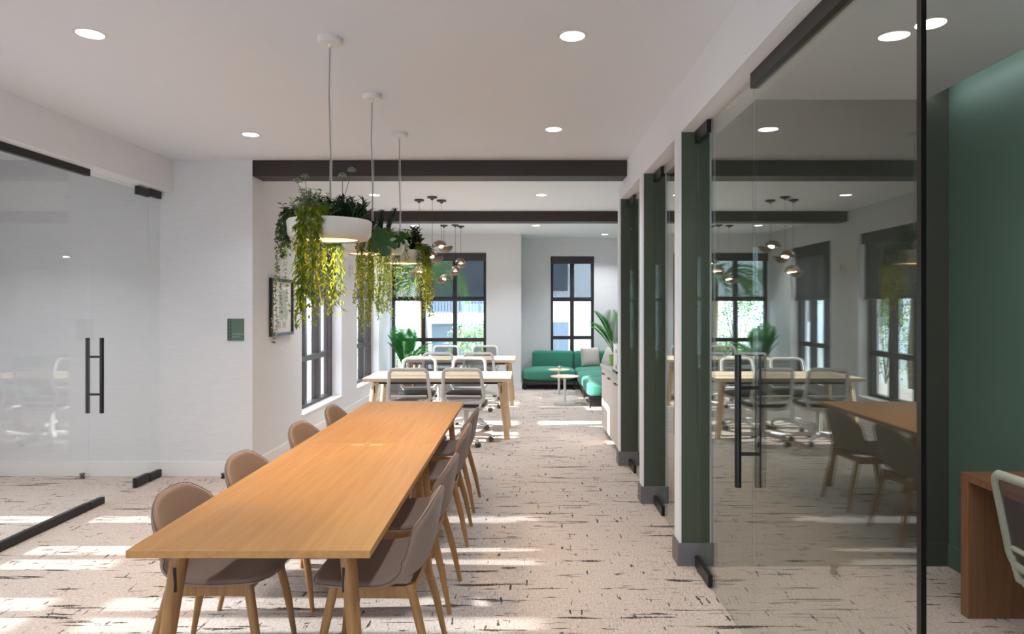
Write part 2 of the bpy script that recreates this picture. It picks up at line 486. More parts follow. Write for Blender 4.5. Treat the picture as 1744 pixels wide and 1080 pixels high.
# posts and partitions between the glazed offices
for i, (y0, y1, w) in enumerate(((4.05, 4.18, 'nearest the camera'), (5.32, 5.45, 'in the middle of the three'), (6.59, 6.72, 'beside the pale cabinets'))):
    p = thing('partition_post', 'green-grey partition post %s on the right' % w, 'post', (0, y0, 0), 0, 'posts between the glass doors')
    p['kind'] = 'structure'
    MB().box(.967, 1.14, 0, y1 - y0, 0, SOFF).build('post_body', 'postgreen', p)
    MB().box(.955, .967, -.002, y1 - y0 + .002, 0, SOFF).build('white_reveal', 'soffit', p)
    MB().box(.942, 1.15, -.012, y1 - y0 + .012, 0, .14).build('post_base', 'greybase', p, bevel=.003)
    w_ = MB().box(1.14, 2.614, 0, y1 - y0, 0, CEIL).build('partition_panel', 'dimgreen', p)
    MB().box(1.15, 2.60, -.012, 0, 0, .14).build('skirting', 'dimgreen', p)

# baseboards
struct(MB().box(XL, XL + .014, 6.18, 12.53, 0, .14).build('baseboard_left', 'base', bevel=.003), 'white baseboard under the two side windows', 'baseboard')
struct(MB().box(-5.06, XL + .014, 6.166, 6.18, 0, .14).build('baseboard_sign', 'base', bevel=.003), 'white baseboard under the small green sign', 'baseboard')
struct(MB().box(XL + .014, -.046, 12.516, 12.53, 0, .14).build('baseboard_far', 'base', bevel=.003), 'white baseboard under the wide far window', 'baseboard')
struct(MB().box(2.60, 2.614, .6, 4.04, 0, .14).build('baseboard_booth', 'green', bevel=.003), 'green baseboard along the green office wall', 'baseboard')

# ------------------------------------------------------------------ windows
def window(name, axis, plane, a0, a1, z0, z1, cols, rows, label, depth=.10, fw=.055, sash=.03, shade=None, room=1, shadebottom=SHB, colpos=None, glassmat='pane'):
    """frame with a grid of bars and one pane in each cell; plane = centre plane of the frame"""
    w = thing(name, label, 'window', (0, 0, 0)); w['kind'] = 'structure'
    def bx(a, b, p, q, lo, hi):
        m = MB()
        return m.box(p, q, a, b, lo, hi) if axis == 'x' else m.box(a, b, p, q, lo, hi)
    d0, d1 = plane - depth/2, plane + depth/2
    for (p, q) in ((a0, a0 + fw), (a1 - fw, a1)): bx(p, q, d0, d1, z0, z1).build('window_frame', 'frame', w)
    for (lo, hi) in ((z0, z0 + fw), (z1 - fw, z1)): bx(a0 + fw, a1 - fw, d0, d1, lo, hi).build('window_frame', 'frame', w)
    cs = colpos or [a0 + (a1 - a0) * k / cols for k in range(1, cols)]
    for c in cs: bx(c - .04, c + .04, d0, d1, z0 + fw, z1 - fw).build('mullion', 'frame', w)
    edges_a = [a0 + fw] + [e for c in cs for e in (c - .04, c + .04)] + [a1 - fw]
    zz = [z0 + fw] + [e for r in rows for e in (r - .035, r + .035)] + [z1 - fw]
    for i in range(0, len(edges_a), 2):
        for r in rows: bx(edges_a[i], edges_a[i+1], d0, d1, r - .035, r + .035).build('transom', 'frame', w)
        for j in range(0, len(zz), 2):
            p = bx(edges_a[i], edges_a[i+1], plane - .004, plane + .004, zz[j], zz[j+1]).build('pane', glassmat, w)
    return w
def roller_shade(axis, plane, a0, a1, zt, zb, label, mat='shade'):
    s = thing('roller_shade', label, 'shade', (0, 0, 0), 0, 'roller shades half down over the windows')
    def bx(a, b, p, q, lo, hi):
        m = MB()
        return m.box(p, q, a, b, lo, hi) if axis == 'x' else m.box(a, b, p, q, lo, hi)
    bx(a0 + .012, a1 - .012, plane - .045, plane + .045, zt - .15, zt - .002).build('cassette', 'frame', s, bevel=.006)
    bx(a0 + .03, a1 - .03, plane - .0015, plane + .0015, zb, zt - .13).build('shade_cloth', mat, s)
    bx(a0 + .03, a1 - .03, plane - .011, plane + .011, zb - .03, zb + .004).build('bottom_bar', 'frame', s)
    return s

window('window_1', 'x', XL - .185, WIN_L1[0], WIN_L1[1], SILL, HEAD, 3, [.95, 1.74], 'dark framed side window nearer the camera, behind the first planter lamp')
window('window_2', 'x', XL - .185, WIN_L2[0], WIN_L2[1], SILL, HEAD, 3, [.95, 1.74], 'dark framed side window further back, before the potted palm')
window('window_3', 'y', 12.53 + .12, XL + .02, -.727, SILL, HEAD, 3, [.95, 1.74], 'wide dark framed window in the far wall behind the desks')
window('window_4', 'y', 13.38 + .12, .536, 1.42, SILL, HEAD, 2, [.95, 1.74], 'narrow dark framed window above the green sofa')
roller_shade('x', XL - .075, *WIN_L1, HEAD, SHB, 'dark roller shade half down in the side window nearer the camera')
roller_shade('x', XL - .075, *WIN_L2, HEAD, SHB, 'dark roller shade half down in the side window by the potted palm')
roller_shade('y', 12.53 + .02, XL + .02, -.727, HEAD, SHB, 'dark roller shade half down over the wide far window', 'shadefar')
roller_shade('y', 13.38 + .02, .536, 1.42, HEAD, SHB, 'dark roller shade half down over the narrow window above the sofa', 'shadefar')
for i, (p, q) in enumerate(((4.83, 5.02), (3.97, 4.40), (3.2, 3.62), (.9, 2.4), (-3, -.5))):
    WN = window('window_%d' % (5 + i), 'x', -5.18, p, q, SILL, HEAD, 2 if q - p > .3 else 1, [.95, 1.84],
           'window of the glazed left room, %s from the sign wall' % ('first', 'second', 'third', 'fourth', 'fifth')[i], fw=.02, glassmat='dimpane')
    MB().box(-5.1015, -5.0985, p + .01, q - .01, SHB + .10, HEAD - .01).build('shade_cloth', 'shade', WN)
window('window_10', 'y', YB - .15, -2.9, .6, SILL, HEAD, 4, [1.74], 'wide unseen window added behind the camera for fill daylight')  # unseen window, added to let fill daylight into the room

# sills
for i, (p, q) in enumerate((WIN_L1, WIN_L2)):
    struct(MB().box(XL - .135, XL + .012, p + .001, q - .001, SILL, SILL + .018).build('trim_%d' % (3 + i), 'base', bevel=.003),
           'white window sill of the side window %s' % ('nearer the camera' if i == 0 else 'by the potted palm'), 'sill')

# ------------------------------------------------------------------ glass partitions and doors
def glass_thing(name, label, cat, y0, y1, x, zlo, zhi, kind='structure'):
    g = thing(name, label, cat, (x, 0, 0)); g['kind'] = kind
    MB().box(-.006, .006, y0, y1, zlo, zhi).build('glass_pane', 'glass' if x > 0 else 'glassleft', g)
    return g
def pull_handle(g, y, z0, z1, off=.053, r=.0155):
    h = MB()
    for s in (-1, 1): h.tube([(s*off, y, z0), (s*off, y, z1)], r, 14)
    o = h.build('pull_handle', 'black', g, 40)
    for z in (z0 + (z1 - z0)*.25, z0 + (z1 - z0)*.75):
        MB().tube([(-off, y, z), (off, y, z)], .009, 10).build('standoff', 'black', o, 40)
    return o
def patch(g, y0, y1, z0, z1, t=.019):
    return MB().box(-t, t, y0, y1, z0, z1).build('patch_fitting', 'black', g, bevel=.004)

# right side
g = glass_thing('glass_panel', 'tall fixed glass panel with black top rail nearest the camera on the right', 'glass panel', 1.765, 3.03, XG, .012, 2.63)
MB().box(-.02, .02, 1.76, 3.03, 2.60, SOFF).build('top_rail', 'black', g, bevel=.003)
MB().box(-.02, .02, 1.76, 3.03, 0, .05).build('bottom_rail', 'black', g, bevel=.003)
MB().box(-.007, .007, 1.745, 1.765, 0, SOFF).build('end_channel', 'black', g)
for n, y0, y1, hy, lab in (('door_2', 3.036, 4.02, 3.10, 'clear glass door nearest the camera on the right with long black pull'),
                           ('door_3', 4.20, 5.29, 4.36, 'glass door between the first and second green posts'),
                           ('door_4', 5.47, 6.56, 5.63, 'glass door between the second and third green posts')):
    d = glass_thing(n, lab, 'door', y0, y1, XG, .012, 2.645)
    pull_handle(d, hy, .745, 1.37)
    patch(d, y1 - .30, y1, .004, .075)
    patch(d, y1 - .27, y1, 2.59, 2.665)
    MB().box(-.014, .014, y1 - .17, y1 - .15, .0, .012).build('floor_pivot', 'black', d)
# left side
d = glass_thing('door_1', 'clear glass door with long black pull in the left partition', 'door', 5.165, 5.975, XGL, .012, 2.655)
pull_handle(d, 5.235, .745, 1.345, .056)
patch(d, 5.77, 5.975, .004, .085); patch(d, 5.80, 5.975, 2.585, 2.66)
g = glass_thing('glass_panel', 'narrow glass sidelight between the left door and the sign wall', 'glass panel', 5.985, 6.165, XGL, .012, 2.65)
MB().box(-.02, .02, 5.985, 6.165, 0, .07).build('bottom_rail', 'black', g, bevel=.003)
MB().box(-.02, .02, 5.985, 6.165, 2.60, SOFF).build('top_rail', 'black', g, bevel=.003)
g = glass_thing('glass_panel', 'wide fixed glass panel with black rails beside the left door', 'glass panel', 3.6, 5.155, XGL, .012, 2.65)
MB().box(-.02, .02, 3.6, 5.155, 0, .06).build('bottom_rail', 'black', g, bevel=.003)
MB().box(-.02, .02, 3.6, 5.155, 2.615, SOFF).build('top_rail', 'black', g, bevel=.003)
MB().box(-.022, .022, 5.155, 5.33, 0, .055).build('strike_patch', 'black', g, bevel=.004)
g = glass_thing('glass_panel', 'fixed glass panel of the left partition just outside the picture', 'glass panel', 2.0, 3.59, XGL, .012, 2.65)
MB().box(-.02, .02, 2.0, 3.59, 0, .06).build('bottom_rail', 'black', g, bevel=.003)
MB().box(-.02, .02, 2.0, 3.59, 2.615, SOFF).build('top_rail', 'black', g, bevel=.003)

# ------------------------------------------------------------------ ceiling downlights
def downlight(x, y, z, label, power, col=(.92, .96, 1.0), group='recessed ceiling downlights', spread=115):
    t = thing('downlight', label, 'ceiling light', (x, y, z), 0, group)
    fixnormals(MB().lathe([(.062, .004), (.062, -.003), (.068, -.005), (.078, -.003), (.078, .004)], 28, closed=True).build('trim_ring', 'white', t, 40))
    MB().lathe([(0.0, -.0015), (.061, -.0015), (.061, .004), (0, .004)], 28).build('lens', 'down', t)
    ld = bpy.data.lights.new('downlight_lamp', 'AREA'); ld.shape = 'DISK'; ld.size = .11; ld.energy = power; ld.color = col
    ld.spread = R(spread)
    lo = bpy.data.objects.new('downlight_lamp', ld); COL.objects.link(lo); lo.parent = t; lo.location = (0, 0, -.008)
    return t
DL = [(-2.185, 3.31, 'round downlight at the upper left, above the left glass panel'),
      (.244, 3.336, 'round downlight at the top, right of the nearest planter canopy'),
      (-2.187, 5.255, 'round downlight before the dark beam, above the sign wall'),
      (.228, 5.10, 'round downlight before the dark beam, near the right soffit'),
      (-1.85, 8.12, 'round downlight between the beams, left of the shell lamps'),
      (.21, 8.12, 'round downlight between the beams, right of the shell lamps'),
      (-1.87, 11.2, 'round downlight behind the second beam on the left'),
      (.20, 11.2, 'round downlight behind the second beam near the sofa alcove'),
      (1.54, 12.58, 'round downlight in the ceiling above the green sofa'),
      (-2.185, 1.4, 'round downlight just behind the camera on the left'), (.244, 1.4, 'round downlight just behind the camera on the right'),
      (-2.185, -.5, 'round downlight well behind the camera on the left'), (.244, -.5, 'round downlight well behind the camera on the right'),
      (-2.185, -2.4, 'round downlight by the wall behind the camera on the left'), (.244, -2.4, 'round downlight by the wall behind the camera on the right')]
for x, y, lab in DL: downlight(x, y, CEIL, lab, DOWNLIGHT_W * (2.3 if y > 7 else .8 if y > 5 else 1.0))
downlight(1.827, 2.957, 2.87, 'round downlight inside the office, at the top right behind the glass', .5, (1, .9, .8))
for y in (2.6, 4.6): downlight(-4.25, y, CEIL, 'round downlight inside the glazed left room at %s' % ('its window end' if y < 3 else 'its sign wall end'), DOWNLIGHT_W * 2.0)
# cove LED along the green wall
t = thing('cove_light', 'hidden strip light washing the top of the green office wall', 'strip light', (2.50, .65, 2.915))
MB().box(-.03, .0, 0, 3.38, -.012, 0).build('led_strip', 'led', t)
ld = bpy.data.lights.new('cove_lamp', 'AREA'); ld.shape = 'RECTANGLE'; ld.size = .03; ld.size_y = 3.3; ld.energy = 32; ld.color = (1, .97, 1)
lo = bpy.data.objects.new('cove_lamp', ld); COL.objects.link(lo); lo.parent = t; lo.location = (.005, 1.68, .03); lo.rotation_euler = (0, R(-62), 0)
lo.rotation_euler = Vector((.8, 0, -.6)).to_track_quat('-Z', 'Y').to_euler()

# ------------------------------------------------------------------ tables
def table(name, label, cat_group, x0, x1, y0, y1, top, leg, ztop=.74, th=.028, inset=.12, hatch=False, along='y'):
    cx, cy = (x0 + x1)/2, (y0 + y1)/2; hx, hy = (x1 - x0)/2, (y1 - y0)/2
    t = thing(name, label, 'table', (cx, cy, 0), 0, cat_group)
    MB().box(-hx, hx, -hy, hy, ztop - th, ztop).build('tabletop', top, t, bevel=.0025)
    if hatch:
        h = MB().box(-.095, .095, hy - .085, hy - .035, ztop - .002, ztop + .002).build('power_hatch', 'rawoak', t, bevel=.001)
        MB().box(-.02, .02, hy - .066, hy - .054, ztop + .002, ztop + .003).build('hatch_pull', 'brownrail', h)
    for sx in (-1, 1):
        for sy in (-1, 1):
            tx, ty = sx*(hx - inset), sy*(hy - .15)
            bx_, by_ = sx*(hx - .045), sy*(hy - .08)
            m = MB().tube([(tx, ty, ztop - th - .02), (tx*.85 + bx_*.15, ty*.85 + by_*.15, ztop*.82), (bx_, by_, 0.0)], [.046, .045, .034], 12, squash=(.62, 1.0) if along == 'y' else (1.0, .62))
            l = m.build('leg', leg, t, 50)
            MB().tube([(tx, ty, ztop - th - .024), (tx, ty, ztop - th)], .03, 12).build('leg_bracket', 'black', l, 40)
            MB().box(tx - .005 + sx*.0, tx + .005, ty + sy*.0 - .052, ty - .03, ztop - .19, ztop - .10).build('leg_slot', 'black', l)
    if along == 'y':
        for sx in (-1, 1): MB().box(sx*(hx - .2) - .018, sx*(hx - .2) + .018, -hy + .13, hy - .13, ztop - th - .045, ztop - th).build('under_rail', 'brownrail', t)
        for sy in (-1, 1): MB().box(-hx + .13, hx - .13, sy*(hy - .15) - .02, sy*(hy - .15) + .02, ztop - th - .05, ztop - th - .002).build('cross_rail', 'brownrail', t)
    else:
        for sy in (-1, 1): MB().box(-hx + .13, hx - .13, sy*(hy - .2) - .018, sy*(hy - .2) + .018, ztop - th - .045, ztop - th).build('under_rail', 'brownrail', t)
    return t
TXL, TXR = -1.402, -.542
table('conference_table', 'oak table nearest the camera with a power hatch at its far end', 'oak tables pushed end to end', TXL, TXR, 2.31, 4.119, 'oak', 'oakleg', hatch=True)
table('conference_table', 'oak table pushed against the far end of the nearest oak table', 'oak tables pushed end to end', TXL, TXR, 4.121, 5.92, 'oak', 'oakleg')
table('work_table', 'pale birch desk nearer the camera, between the mesh chairs', 'pale work tables', -1.92, -.16, 7.80, 8.68, 'birch', 'birchleg', th=.045, along='x')
table('work_table', 'pale birch desk further back, before the wide far window', 'pale work tables', -1.95, -.15, 10.45, 11.33, 'birch', 'birchleg', th=.045, along='x')

# ------------------------------------------------------------------ upholstered dining chair
def smoothstep(a, b, x):
    t = max(0, min(1, (x - a)/(b - a))); return t*t*(3 - 2*t)
def spline(pts, n):
    out = []
    P = [Vector(p) for p in pts]; P = [P[0]*2 - P[1]] + P + [P[-1]*2 - P[-2]]
    segs = len(P) - 3
    for i in range(n):
        u = i/(n - 1)*segs; k = min(int(u), segs - 1); t = u - k
        p0, p1, p2, p3 = P[k:k+4]
        out.append(.5*((2*p1) + (p2 - p0)*t + (2*p0 - 5*p1 + 4*p2 - p3)*t*t + (3*p1 - p0 - 3*p2 + p3)*t*t*t))
    return out
def shell_mesh():
    # centre line (y front +, z up, half width); rows bow so that front and top edges are rounded
    CP = [(.245, .440, .215), (.20, .449, .228), (.10, .441, .246), (-.02, .434, .256), (-.12, .438, .26), (-.19, .468, .258), (-.222, .53, .25),
          (-.238, .60, .243), (-.250, .67, .236), (-.258, .72, .228), (-.266, .768, .218)]
    fine = spline(CP, 221)
    nu = 19; N = 30; grid = []
    for i in range(N):
        row = []
        for j in range(nu):
            a = -1 + 2*j/(nu - 1); a = math.sin(a*PI/2)*.55 + a*.45
            s0 = .11*abs(a)**3.6; s1 = 1 - .19*abs(a)**3.7
            s = s0 + (s1 - s0)*i/(N - 1)
            f = s*220; k = min(219, int(f)); y, z, hw = fine[k].lerp(fine[k+1], f - k)
            seatness = 1 - smoothstep(.42, .62, s)
            e = abs(a)**2.4; g = math.exp(-((s - .50)/.11)**2)
            lift = e*(.020*seatness*smoothstep(.05, .35, s) + .045*g)
            fwd = e*(.06*(1 - seatness)*(1 - smoothstep(.72, 1, s)*.45) + .015*g)
            row.append(Vector((a*hw, y + fwd, z + lift)))
        grid.append(row)
    # thickness by normals
    def nrm(i, j):
        a = grid[min(i+1, N-1)][j] - grid[max(i-1, 0)][j]; b = grid[i][min(j+1, nu-1)] - grid[i][max(j-1, 0)]
        n = b.cross(a); return n.normalized()
    th = .015
    vs = [grid[i][j] + nrm(i, j)*th for i in range(N) for j in range(nu)]
    vs2 = [grid[i][j] - nrm(i, j)*th for i in range(N) for j in range(nu)]
    rim = [(0, j) for j in range(nu)] + [(i, nu-1) for i in range(1, N)] + [(N-1, j) for j in range(nu-2, -1, -1)] + [(i, 0) for i in range(N-2, 0, -1)]
    fs = []; K = N*nu
    for i in range(N-1):
        for j in range(nu-1):
            q = (i*nu+j, i*nu+j+1, (i+1)*nu+j+1, (i+1)*nu+j)
            fs.append(q[::-1]); fs.append(tuple(x + K for x in q))
    me_v = vs + vs2
    # rounded rim
    base = len(me_v); c = sum((grid[i][j] for i, j in rim), Vector())/len(rim)
    for k, (i, j) in enumerate(rim):
        pi, pj = rim[k-1]; ni, nj = rim[(k+1) % len(rim)]
        t = (grid[ni][nj] - grid[pi][pj]).normalized(); o = t.cross(nrm(i, j)).normalized()
        me_v.append(grid[i][j] + o*th*.9)
    L = len(rim)
    for k in range(L):
        k2 = (k+1) % L
        a, b = rim[k][0]*nu + rim[k][1], rim[k2][0]*nu + rim[k2][1]
        fs.append((a, b, base+k2, base+k)); fs.append((base+k, base+k2, b+K, a+K))
    rimpts = [Vector(me_v[base+k]) for k in range(L)]
    m = MB(); m.add(me_v, fs)
    return m, rimpts
def make_dining_chair():
    t = thing('dining_chair', 'x', 'chair')
    m, rim = shell_mesh()
    o = fixnormals(m.build('seat_shell', 'taupe', t, 60))
    sub = o.modifiers.new('smooth', 'SUBSURF'); sub.levels = 1; sub.render_levels = 1
    MB().loop_tube(rim, .0016, .0016, 5).build('seam_piping', 'seam', o, 60)
    # wooden under-frame
    for sx in (-1, 1):
        MB().add(*bar((sx*.165, .15, .392), (sx*.165, -.17, .392), .012, .026)).build('side_rail', 'oakleg', t, bevel=.002)
    for y in (.15, -.17):
        MB().add(*bar((-.16, y, .396), (.16, y, .396), .012, .02)).build('cross_rail', 'oakleg', t, bevel=.002)
    for sx in (-1, 1):
        MB().tube([(sx*.165, .155, .425), (sx*.19, .20, .2), (sx*.205, .228, 0)], [.021, .018, .011], 12).build('leg', 'oakleg', t, 50)
        MB().tube([(sx*.165, -.165, .425), (sx*.19, -.225, .2), (sx*.205, -.265, 0)], [.021, .018, .011], 12).build('leg', 'oakleg', t, 50)
    return t
def bar(a, b, hw, hh):
    a, b = Vector(a), Vector(b); d = (b - a).normalized(); s = d.cross(Vector((0, 0, 1))).normalized(); u = s.cross(d)
    vs = [p + s*i*hw + u*j*hh for p in (a, b) for (i, j) in ((-1,-1),(1,-1),(1,1),(-1,1))]
    return vs, [(0,1,2,3),(7,6,5,4),(0,4,5,1),(1,5,6,2),(2,6,7,3),(3,7,4,0)]
dc = make_dining_chair()
ordl = ['nearest the camera', 'second from the camera', 'third from the camera', 'furthest from the camera']
first = True
for side, ys, X, rz in (('right', (2.95, 3.63, 4.56, 5.30), -.645, R(90)), ('left', (2.97, 3.655, 4.60, 5.40), -1.335, R(-90))):
    for k, y in enumerate(ys):
        place(dc, first, (X, y, 0), rz + R(rng.uniform(-3, 3)), 'taupe upholstered chair on the %s of the oak tables, %s' % (side, ordl[k]), 'upholstered chairs around the oak tables')
        first = False

# ------------------------------------------------------------------ white mesh task chair
def rr_loop(w_top, w_bot, z0, z1, r, ycurve, n=8):
    pts = []
    cs = [((w_bot - r), z0 + r, 180+90, 270+90), ((w_top - r), z1 - r, 0, 90), (-(w_top - r), z1 - r, 90, 180), (-(w_bot - r), z0 + r, 180, 270)]
    for cx, cz, a0, a1 in cs:
        for k in range(n):
            a = R(a0 + (a1 - a0)*k/(n-1)); pts.append((cx + r*math.cos(a), 0, cz + r*math.sin(a)))
    return [Vector((x, ycurve(x, z), z)) for x, _, z in pts]
def make_task_chair(name, frame, label):
    t = thing(name, label, 'chair')
    yc = lambda x, z: -.215 - .10*max(0, (z - .5)/.4)**1.2 + .9*x*x*.35
    loop = rr_loop(.215, .235, .50, .885, .06, yc)
    o = MB().loop_tube(loop, .014, .020).build('back_frame', frame, t, 60); fixnormals(o)
    MB().tube([(-.20 + .4*k/8, yc(-.2 + .4*k/8, .575), .575) for k in range(9)], .016, 8, squash=(1, .7)).build('lumbar_band', frame, t, 60)
    m = MB(); nx, nz = 10, 10; vs = []
    for j in range(nz + 1):
        z = .505 + .375*j/nz; hw = .232 + (.212 - .232)*j/nz
        if j in (0, nz): hw -= .03
        for i in range(nx + 1):
            x = -hw + 2*hw*i/nx; vs.append((x, yc(x, z), z))
    m.add(vs, [(j*(nx+1)+i, j*(nx+1)+i+1, (j+1)*(nx+1)+i+1, (j+1)*(nx+1)+i) for j in range(nz) for i in range(nx)])
    m.build('mesh_back', 'mesh', t, 60)
    for s in (-1, 1):
        MB().tube([(s*.215, yc(.215, .54), .54), (s*.19, -.20, .45), (s*.10, -.12, .40), (s*.04, -.02, .395)], [.017, .017, .017, .015], 8).build('back_strut', frame, t, 60)
    link('seat_cushion', round_box(-.235, .235, -.19, .255, .435, .485, 0, puff=.012), 'darkseat', t, 60)
    MB().box(-.22, .22, -.17, .235, .405, .437).build('seat_pan', frame, t, bevel=.012)
    MB().tube([(0, 0, .41), (0, 0, .10)], [.028, .024], 14).build('gas_column', frame, t, 40)
    MB().lathe([(0, .135), (.045, .13), (.05, .07), (0, .065)], 16).build('base_hub', frame, t, 40)
    for k in range(5):
        a = R(90 + 72*k); c, s = math.cos(a), math.sin(a)
        arm = MB().tube([(c*.03, s*.03, .105), (c*.17, s*.17, .095), (c*.295, s*.295, .075)], [.028, .022, .016], 8, squash=(.7, 1)).build('base_arm', frame, t, 50)
        px, py = -s, c
        for o_ in (-.014, .014):
            q = Vector((c*.295 + px*o_, s*.295 + py*o_, .029)); ax = Vector((px, py, 0))
            MB().tube([q - ax*.010, q + ax*.010], .029, 14).build('caster_wheel', 'wheel', arm, 40)
    return t
tc_ = make_task_chair('task_chair', 'ltgrey', 'x')
TC = [(-1.32, 7.68, 3, 'white mesh chair at the front birch desk, near side, left one'), (-.68, 7.68, -4, 'white mesh chair at the front birch desk, near side, right one'),
      (-1.40, 8.60, 183, 'white mesh chair facing the camera across the front birch desk, left one'), (-.76, 8.60, 176, 'white mesh chair facing the camera across the front birch desk, right one'),
      (-1.32, 10.18, 4, 'white mesh chair at the rear birch desk, near side, left one'), (-.68, 10.18, -2, 'white mesh chair at the rear birch desk, near side, right one'),
      (-1.37, 11.32, 182, 'white mesh chair at the rear birch desk, far side by the window, left one'), (-.70, 11.32, 178, 'white mesh chair at the rear birch desk, far side by the window, right one')]
for i, (x, y, a, lab) in enumerate(TC): place(tc_, i == 0, (x, y, 0), R(a), lab, 'white mesh task chairs at the birch desks')
oc = make_task_chair('office_chair', 'greyframe', 'grey-green framed mesh chair at the wooden desk in the office')
oc.location = (2.27, 2.56, 0); oc.rotation_euler = (0, 0, R(-88)); oc.scale = (1, 1, 1.02)

# ------------------------------------------------------------------ office desk
t = thing('desk', 'wood veneer desk with panel end against the green office wall', 'desk', (2.266, 3.416, 0))
MB().box(0, .345, -2.2, 0, .70, .74).build('desktop', 'deskwood', t, bevel=.002)
for y in (-2.2, -.057): MB().box(0, .345, y, y + .057, 0, .699).build('panel_leg', 'deskwood', t, bevel=.002)

# ------------------------------------------------------------------ planter pendants
def planter(x, y, zc, label):
    t = thing('planter_pendant', label, 'pendant lamp', (x, y, zc), 0, 'round planter lamps over the oak tables')
    fixnormals(MB().lathe([(.148, -.052), (.19, -.047), (.206, -.025), (.211, .04), (.204, .05), (.195, .045), (.188, .0), (.0, .0), (0, -.012), (.10, -.014), (.14, -.046)], 48, closed=False).build('planter_ring', 'planter', t, 50))
    MB().lathe([(0, .022), (.1, .026), (.189, .02)], 32).build('soil', 'soil', t, 60)
    MB().lathe([(0, -.020), (.075, -.020), (.075, -.013), (0, -.013)], 28).build('lamp_diffuser', 'lampwarm', t, 40)
    MB().lathe([(0, .135), (.02, .135), (.023, .13), (.023, .0)], 18).build('stem_housing', 'white', t, 40)
    top = CEIL - zc
    MB().tube([(0, 0, .13), (.004, 0, .4), (-.004, 0, top - .3), (0, 0, top - .03)], .004, 8).build('cable', 'cable', t, 60)
    MB().tube([(.008, 0, .13), (.012, 0, top*.5), (.004, 0, top - .03)], .0015, 6).build('wire', 'white', t, 60)
    fixnormals(MB().lathe([(0, top), (.062, top), (.063, top - .022), (.055, top - .03), (.012, top - .032), (.01, top - .05), (0, top - .05)], 28).build('canopy', 'white', t, 40))
    ld = bpy.data.lights.new('planter_lamp', 'AREA'); ld.shape = 'DISK'; ld.size = .14; ld.energy = 9; ld.color = (1, .68, .36); ld.spread = R(179)
    lo = bpy.data.objects.new('planter_lamp', ld); COL.objects.link(lo); lo.parent = t; lo.location = (0, 0, -.024)
    return t
PZ = 1.985; PX = -.99; PY = (3.365, 4.274, 5.22)
planter(PX - .005, PY[0], PZ, 'white ring planter lamp nearest the camera, overflowing with mixed greenery')
planter(PX, PY[1], PZ, 'white ring planter lamp in the middle, with the big split leaf')
planter(PX, PY[2], PZ, 'white ring planter lamp furthest back over the oak tables')

# ------------------------------------------------------------------ plants in the planters
def stuffobj(m, name, mat, t):
    o = m.build(name, mat, t, None); o['kind'] = 'stuff'; return o
def rdir(zb=0):
    v = Vector((rng.gauss(0, 1), rng.gauss(0, 1), rng.gauss(0, 1) + zb)); return v.normalized()
def hanging(name, label, root, ang0, ang1, nst, lmin, lmax, leafL, leafW, mat, step=.013, rim=.215, drift=.02, group='plants in the planter lamps', perl=2, clump=1.0, start=.15):
    """trailing plant rooted in the planter tray; strands climb over the rim at angles ang0..ang1 (deg) and hang"""
    x, y, z = root
    t = thing(name, label, 'plant', (x, y, z + .02), 0, group)
    lv = MB(); st = MB()
    for s in range(nst):
        a = R(rng.uniform(ang0, ang1)); L = rng.uniform(lmin, lmax)
        c, sn = math.cos(a), math.sin(a)
        rr = rim + rng.uniform(.0, .028)
        pts = [Vector((c*start, sn*start, .0)), Vector((c*(rim - .01), sn*(rim - .01), .065 + rng.uniform(0, .03))), Vector((c*rr, sn*rr, .01))]
        n = int(L/.05); px, py = c*rr, sn*rr; dx = rng.uniform(-1, 1)*drift; dy = rng.uniform(-1, 1)*drift
        for k in range(1, n + 1):
            px += dx/n + rng.gauss(0, .004); py += dy/n + rng.gauss(0, .004)
            pts.append(Vector((px*(1 - .0*k), py, .01 - .05*k)))
        sp = spline(pts, max(8, len(pts)*3))
        st.tube(sp, .0011, 4, cap=False)
        acc = 0
        for k in range(1, len(sp)):
            seg = (sp[k] - sp[k-1]); acc += seg.length
            while acc > step:
                acc -= step
                base = sp[k] - seg*rng.random()
                for q in range(perl):
                    h = Vector((rng.gauss(0, 1), rng.gauss(0, 1), 0)).normalized()
                    d = (h*.75 + Vector((0, 0, -rng.uniform(.35, .95)))).normalized()
                    lv.leaf(base, d, h + Vector((0, 0, .8)), leafL*rng.uniform(.7, 1.25), leafW*rng.uniform(.7, 1.2), .18, .1)
    stuffobj(lv, 'foliage', mat, t); stuffobj(st, 'stems', 'stem', t)
    return t
def tuft(name, label, root, off, n, h, spread, leafL, leafW, mat, group='plants in the planter lamps', step=.02, tipspread=.6, upb=.5, stemmat='stem', leafs=2):
    """upright bushy plant of leafy stems"""
    x, y, z = root; t = thing(name, label, 'plant', (x + off[0], y + off[1], z + .02), 0, group)
    lv = MB(); st = MB()
    for s in range(n):
        a = rng.uniform(0, 2*PI); r = spread*math.sqrt(rng.random()); H = h*rng.uniform(.55, 1)
        b0 = Vector((math.cos(a)*r*.25, math.sin(a)*r*.25, 0)); tip = Vector((math.cos(a)*r, math.sin(a)*r, H*(1 - .25*(r/spread))))
        sp = spline([b0, (b0 + tip)*.5 + Vector((0, 0, H*.08)), tip], 9)
        st.tube(sp, .0013, 4, cap=False); L = sum((sp[k+1] - sp[k]).length for k in range(8))
        m = max(3, int(L/step))
        for k in range(1, m + 1):
            p = sp[min(8, int(8*k/m))]
            for q in range(leafs):
                h_ = Vector((rng.gauss(0, 1), rng.gauss(0, 1), 0)).normalized()
                d = (h_*tipspread + Vector((0, 0, upb*rng.uniform(.3, 1.3)))).normalized()
                lv.leaf(p, d, Vector((0, 0, 1)), leafL*rng.uniform(.7, 1.2), leafW*rng.uniform(.7, 1.2), .15, .15)
    stuffobj(lv, 'foliage', mat, t); stuffobj(st, 'stems', stemmat, t)
    return t
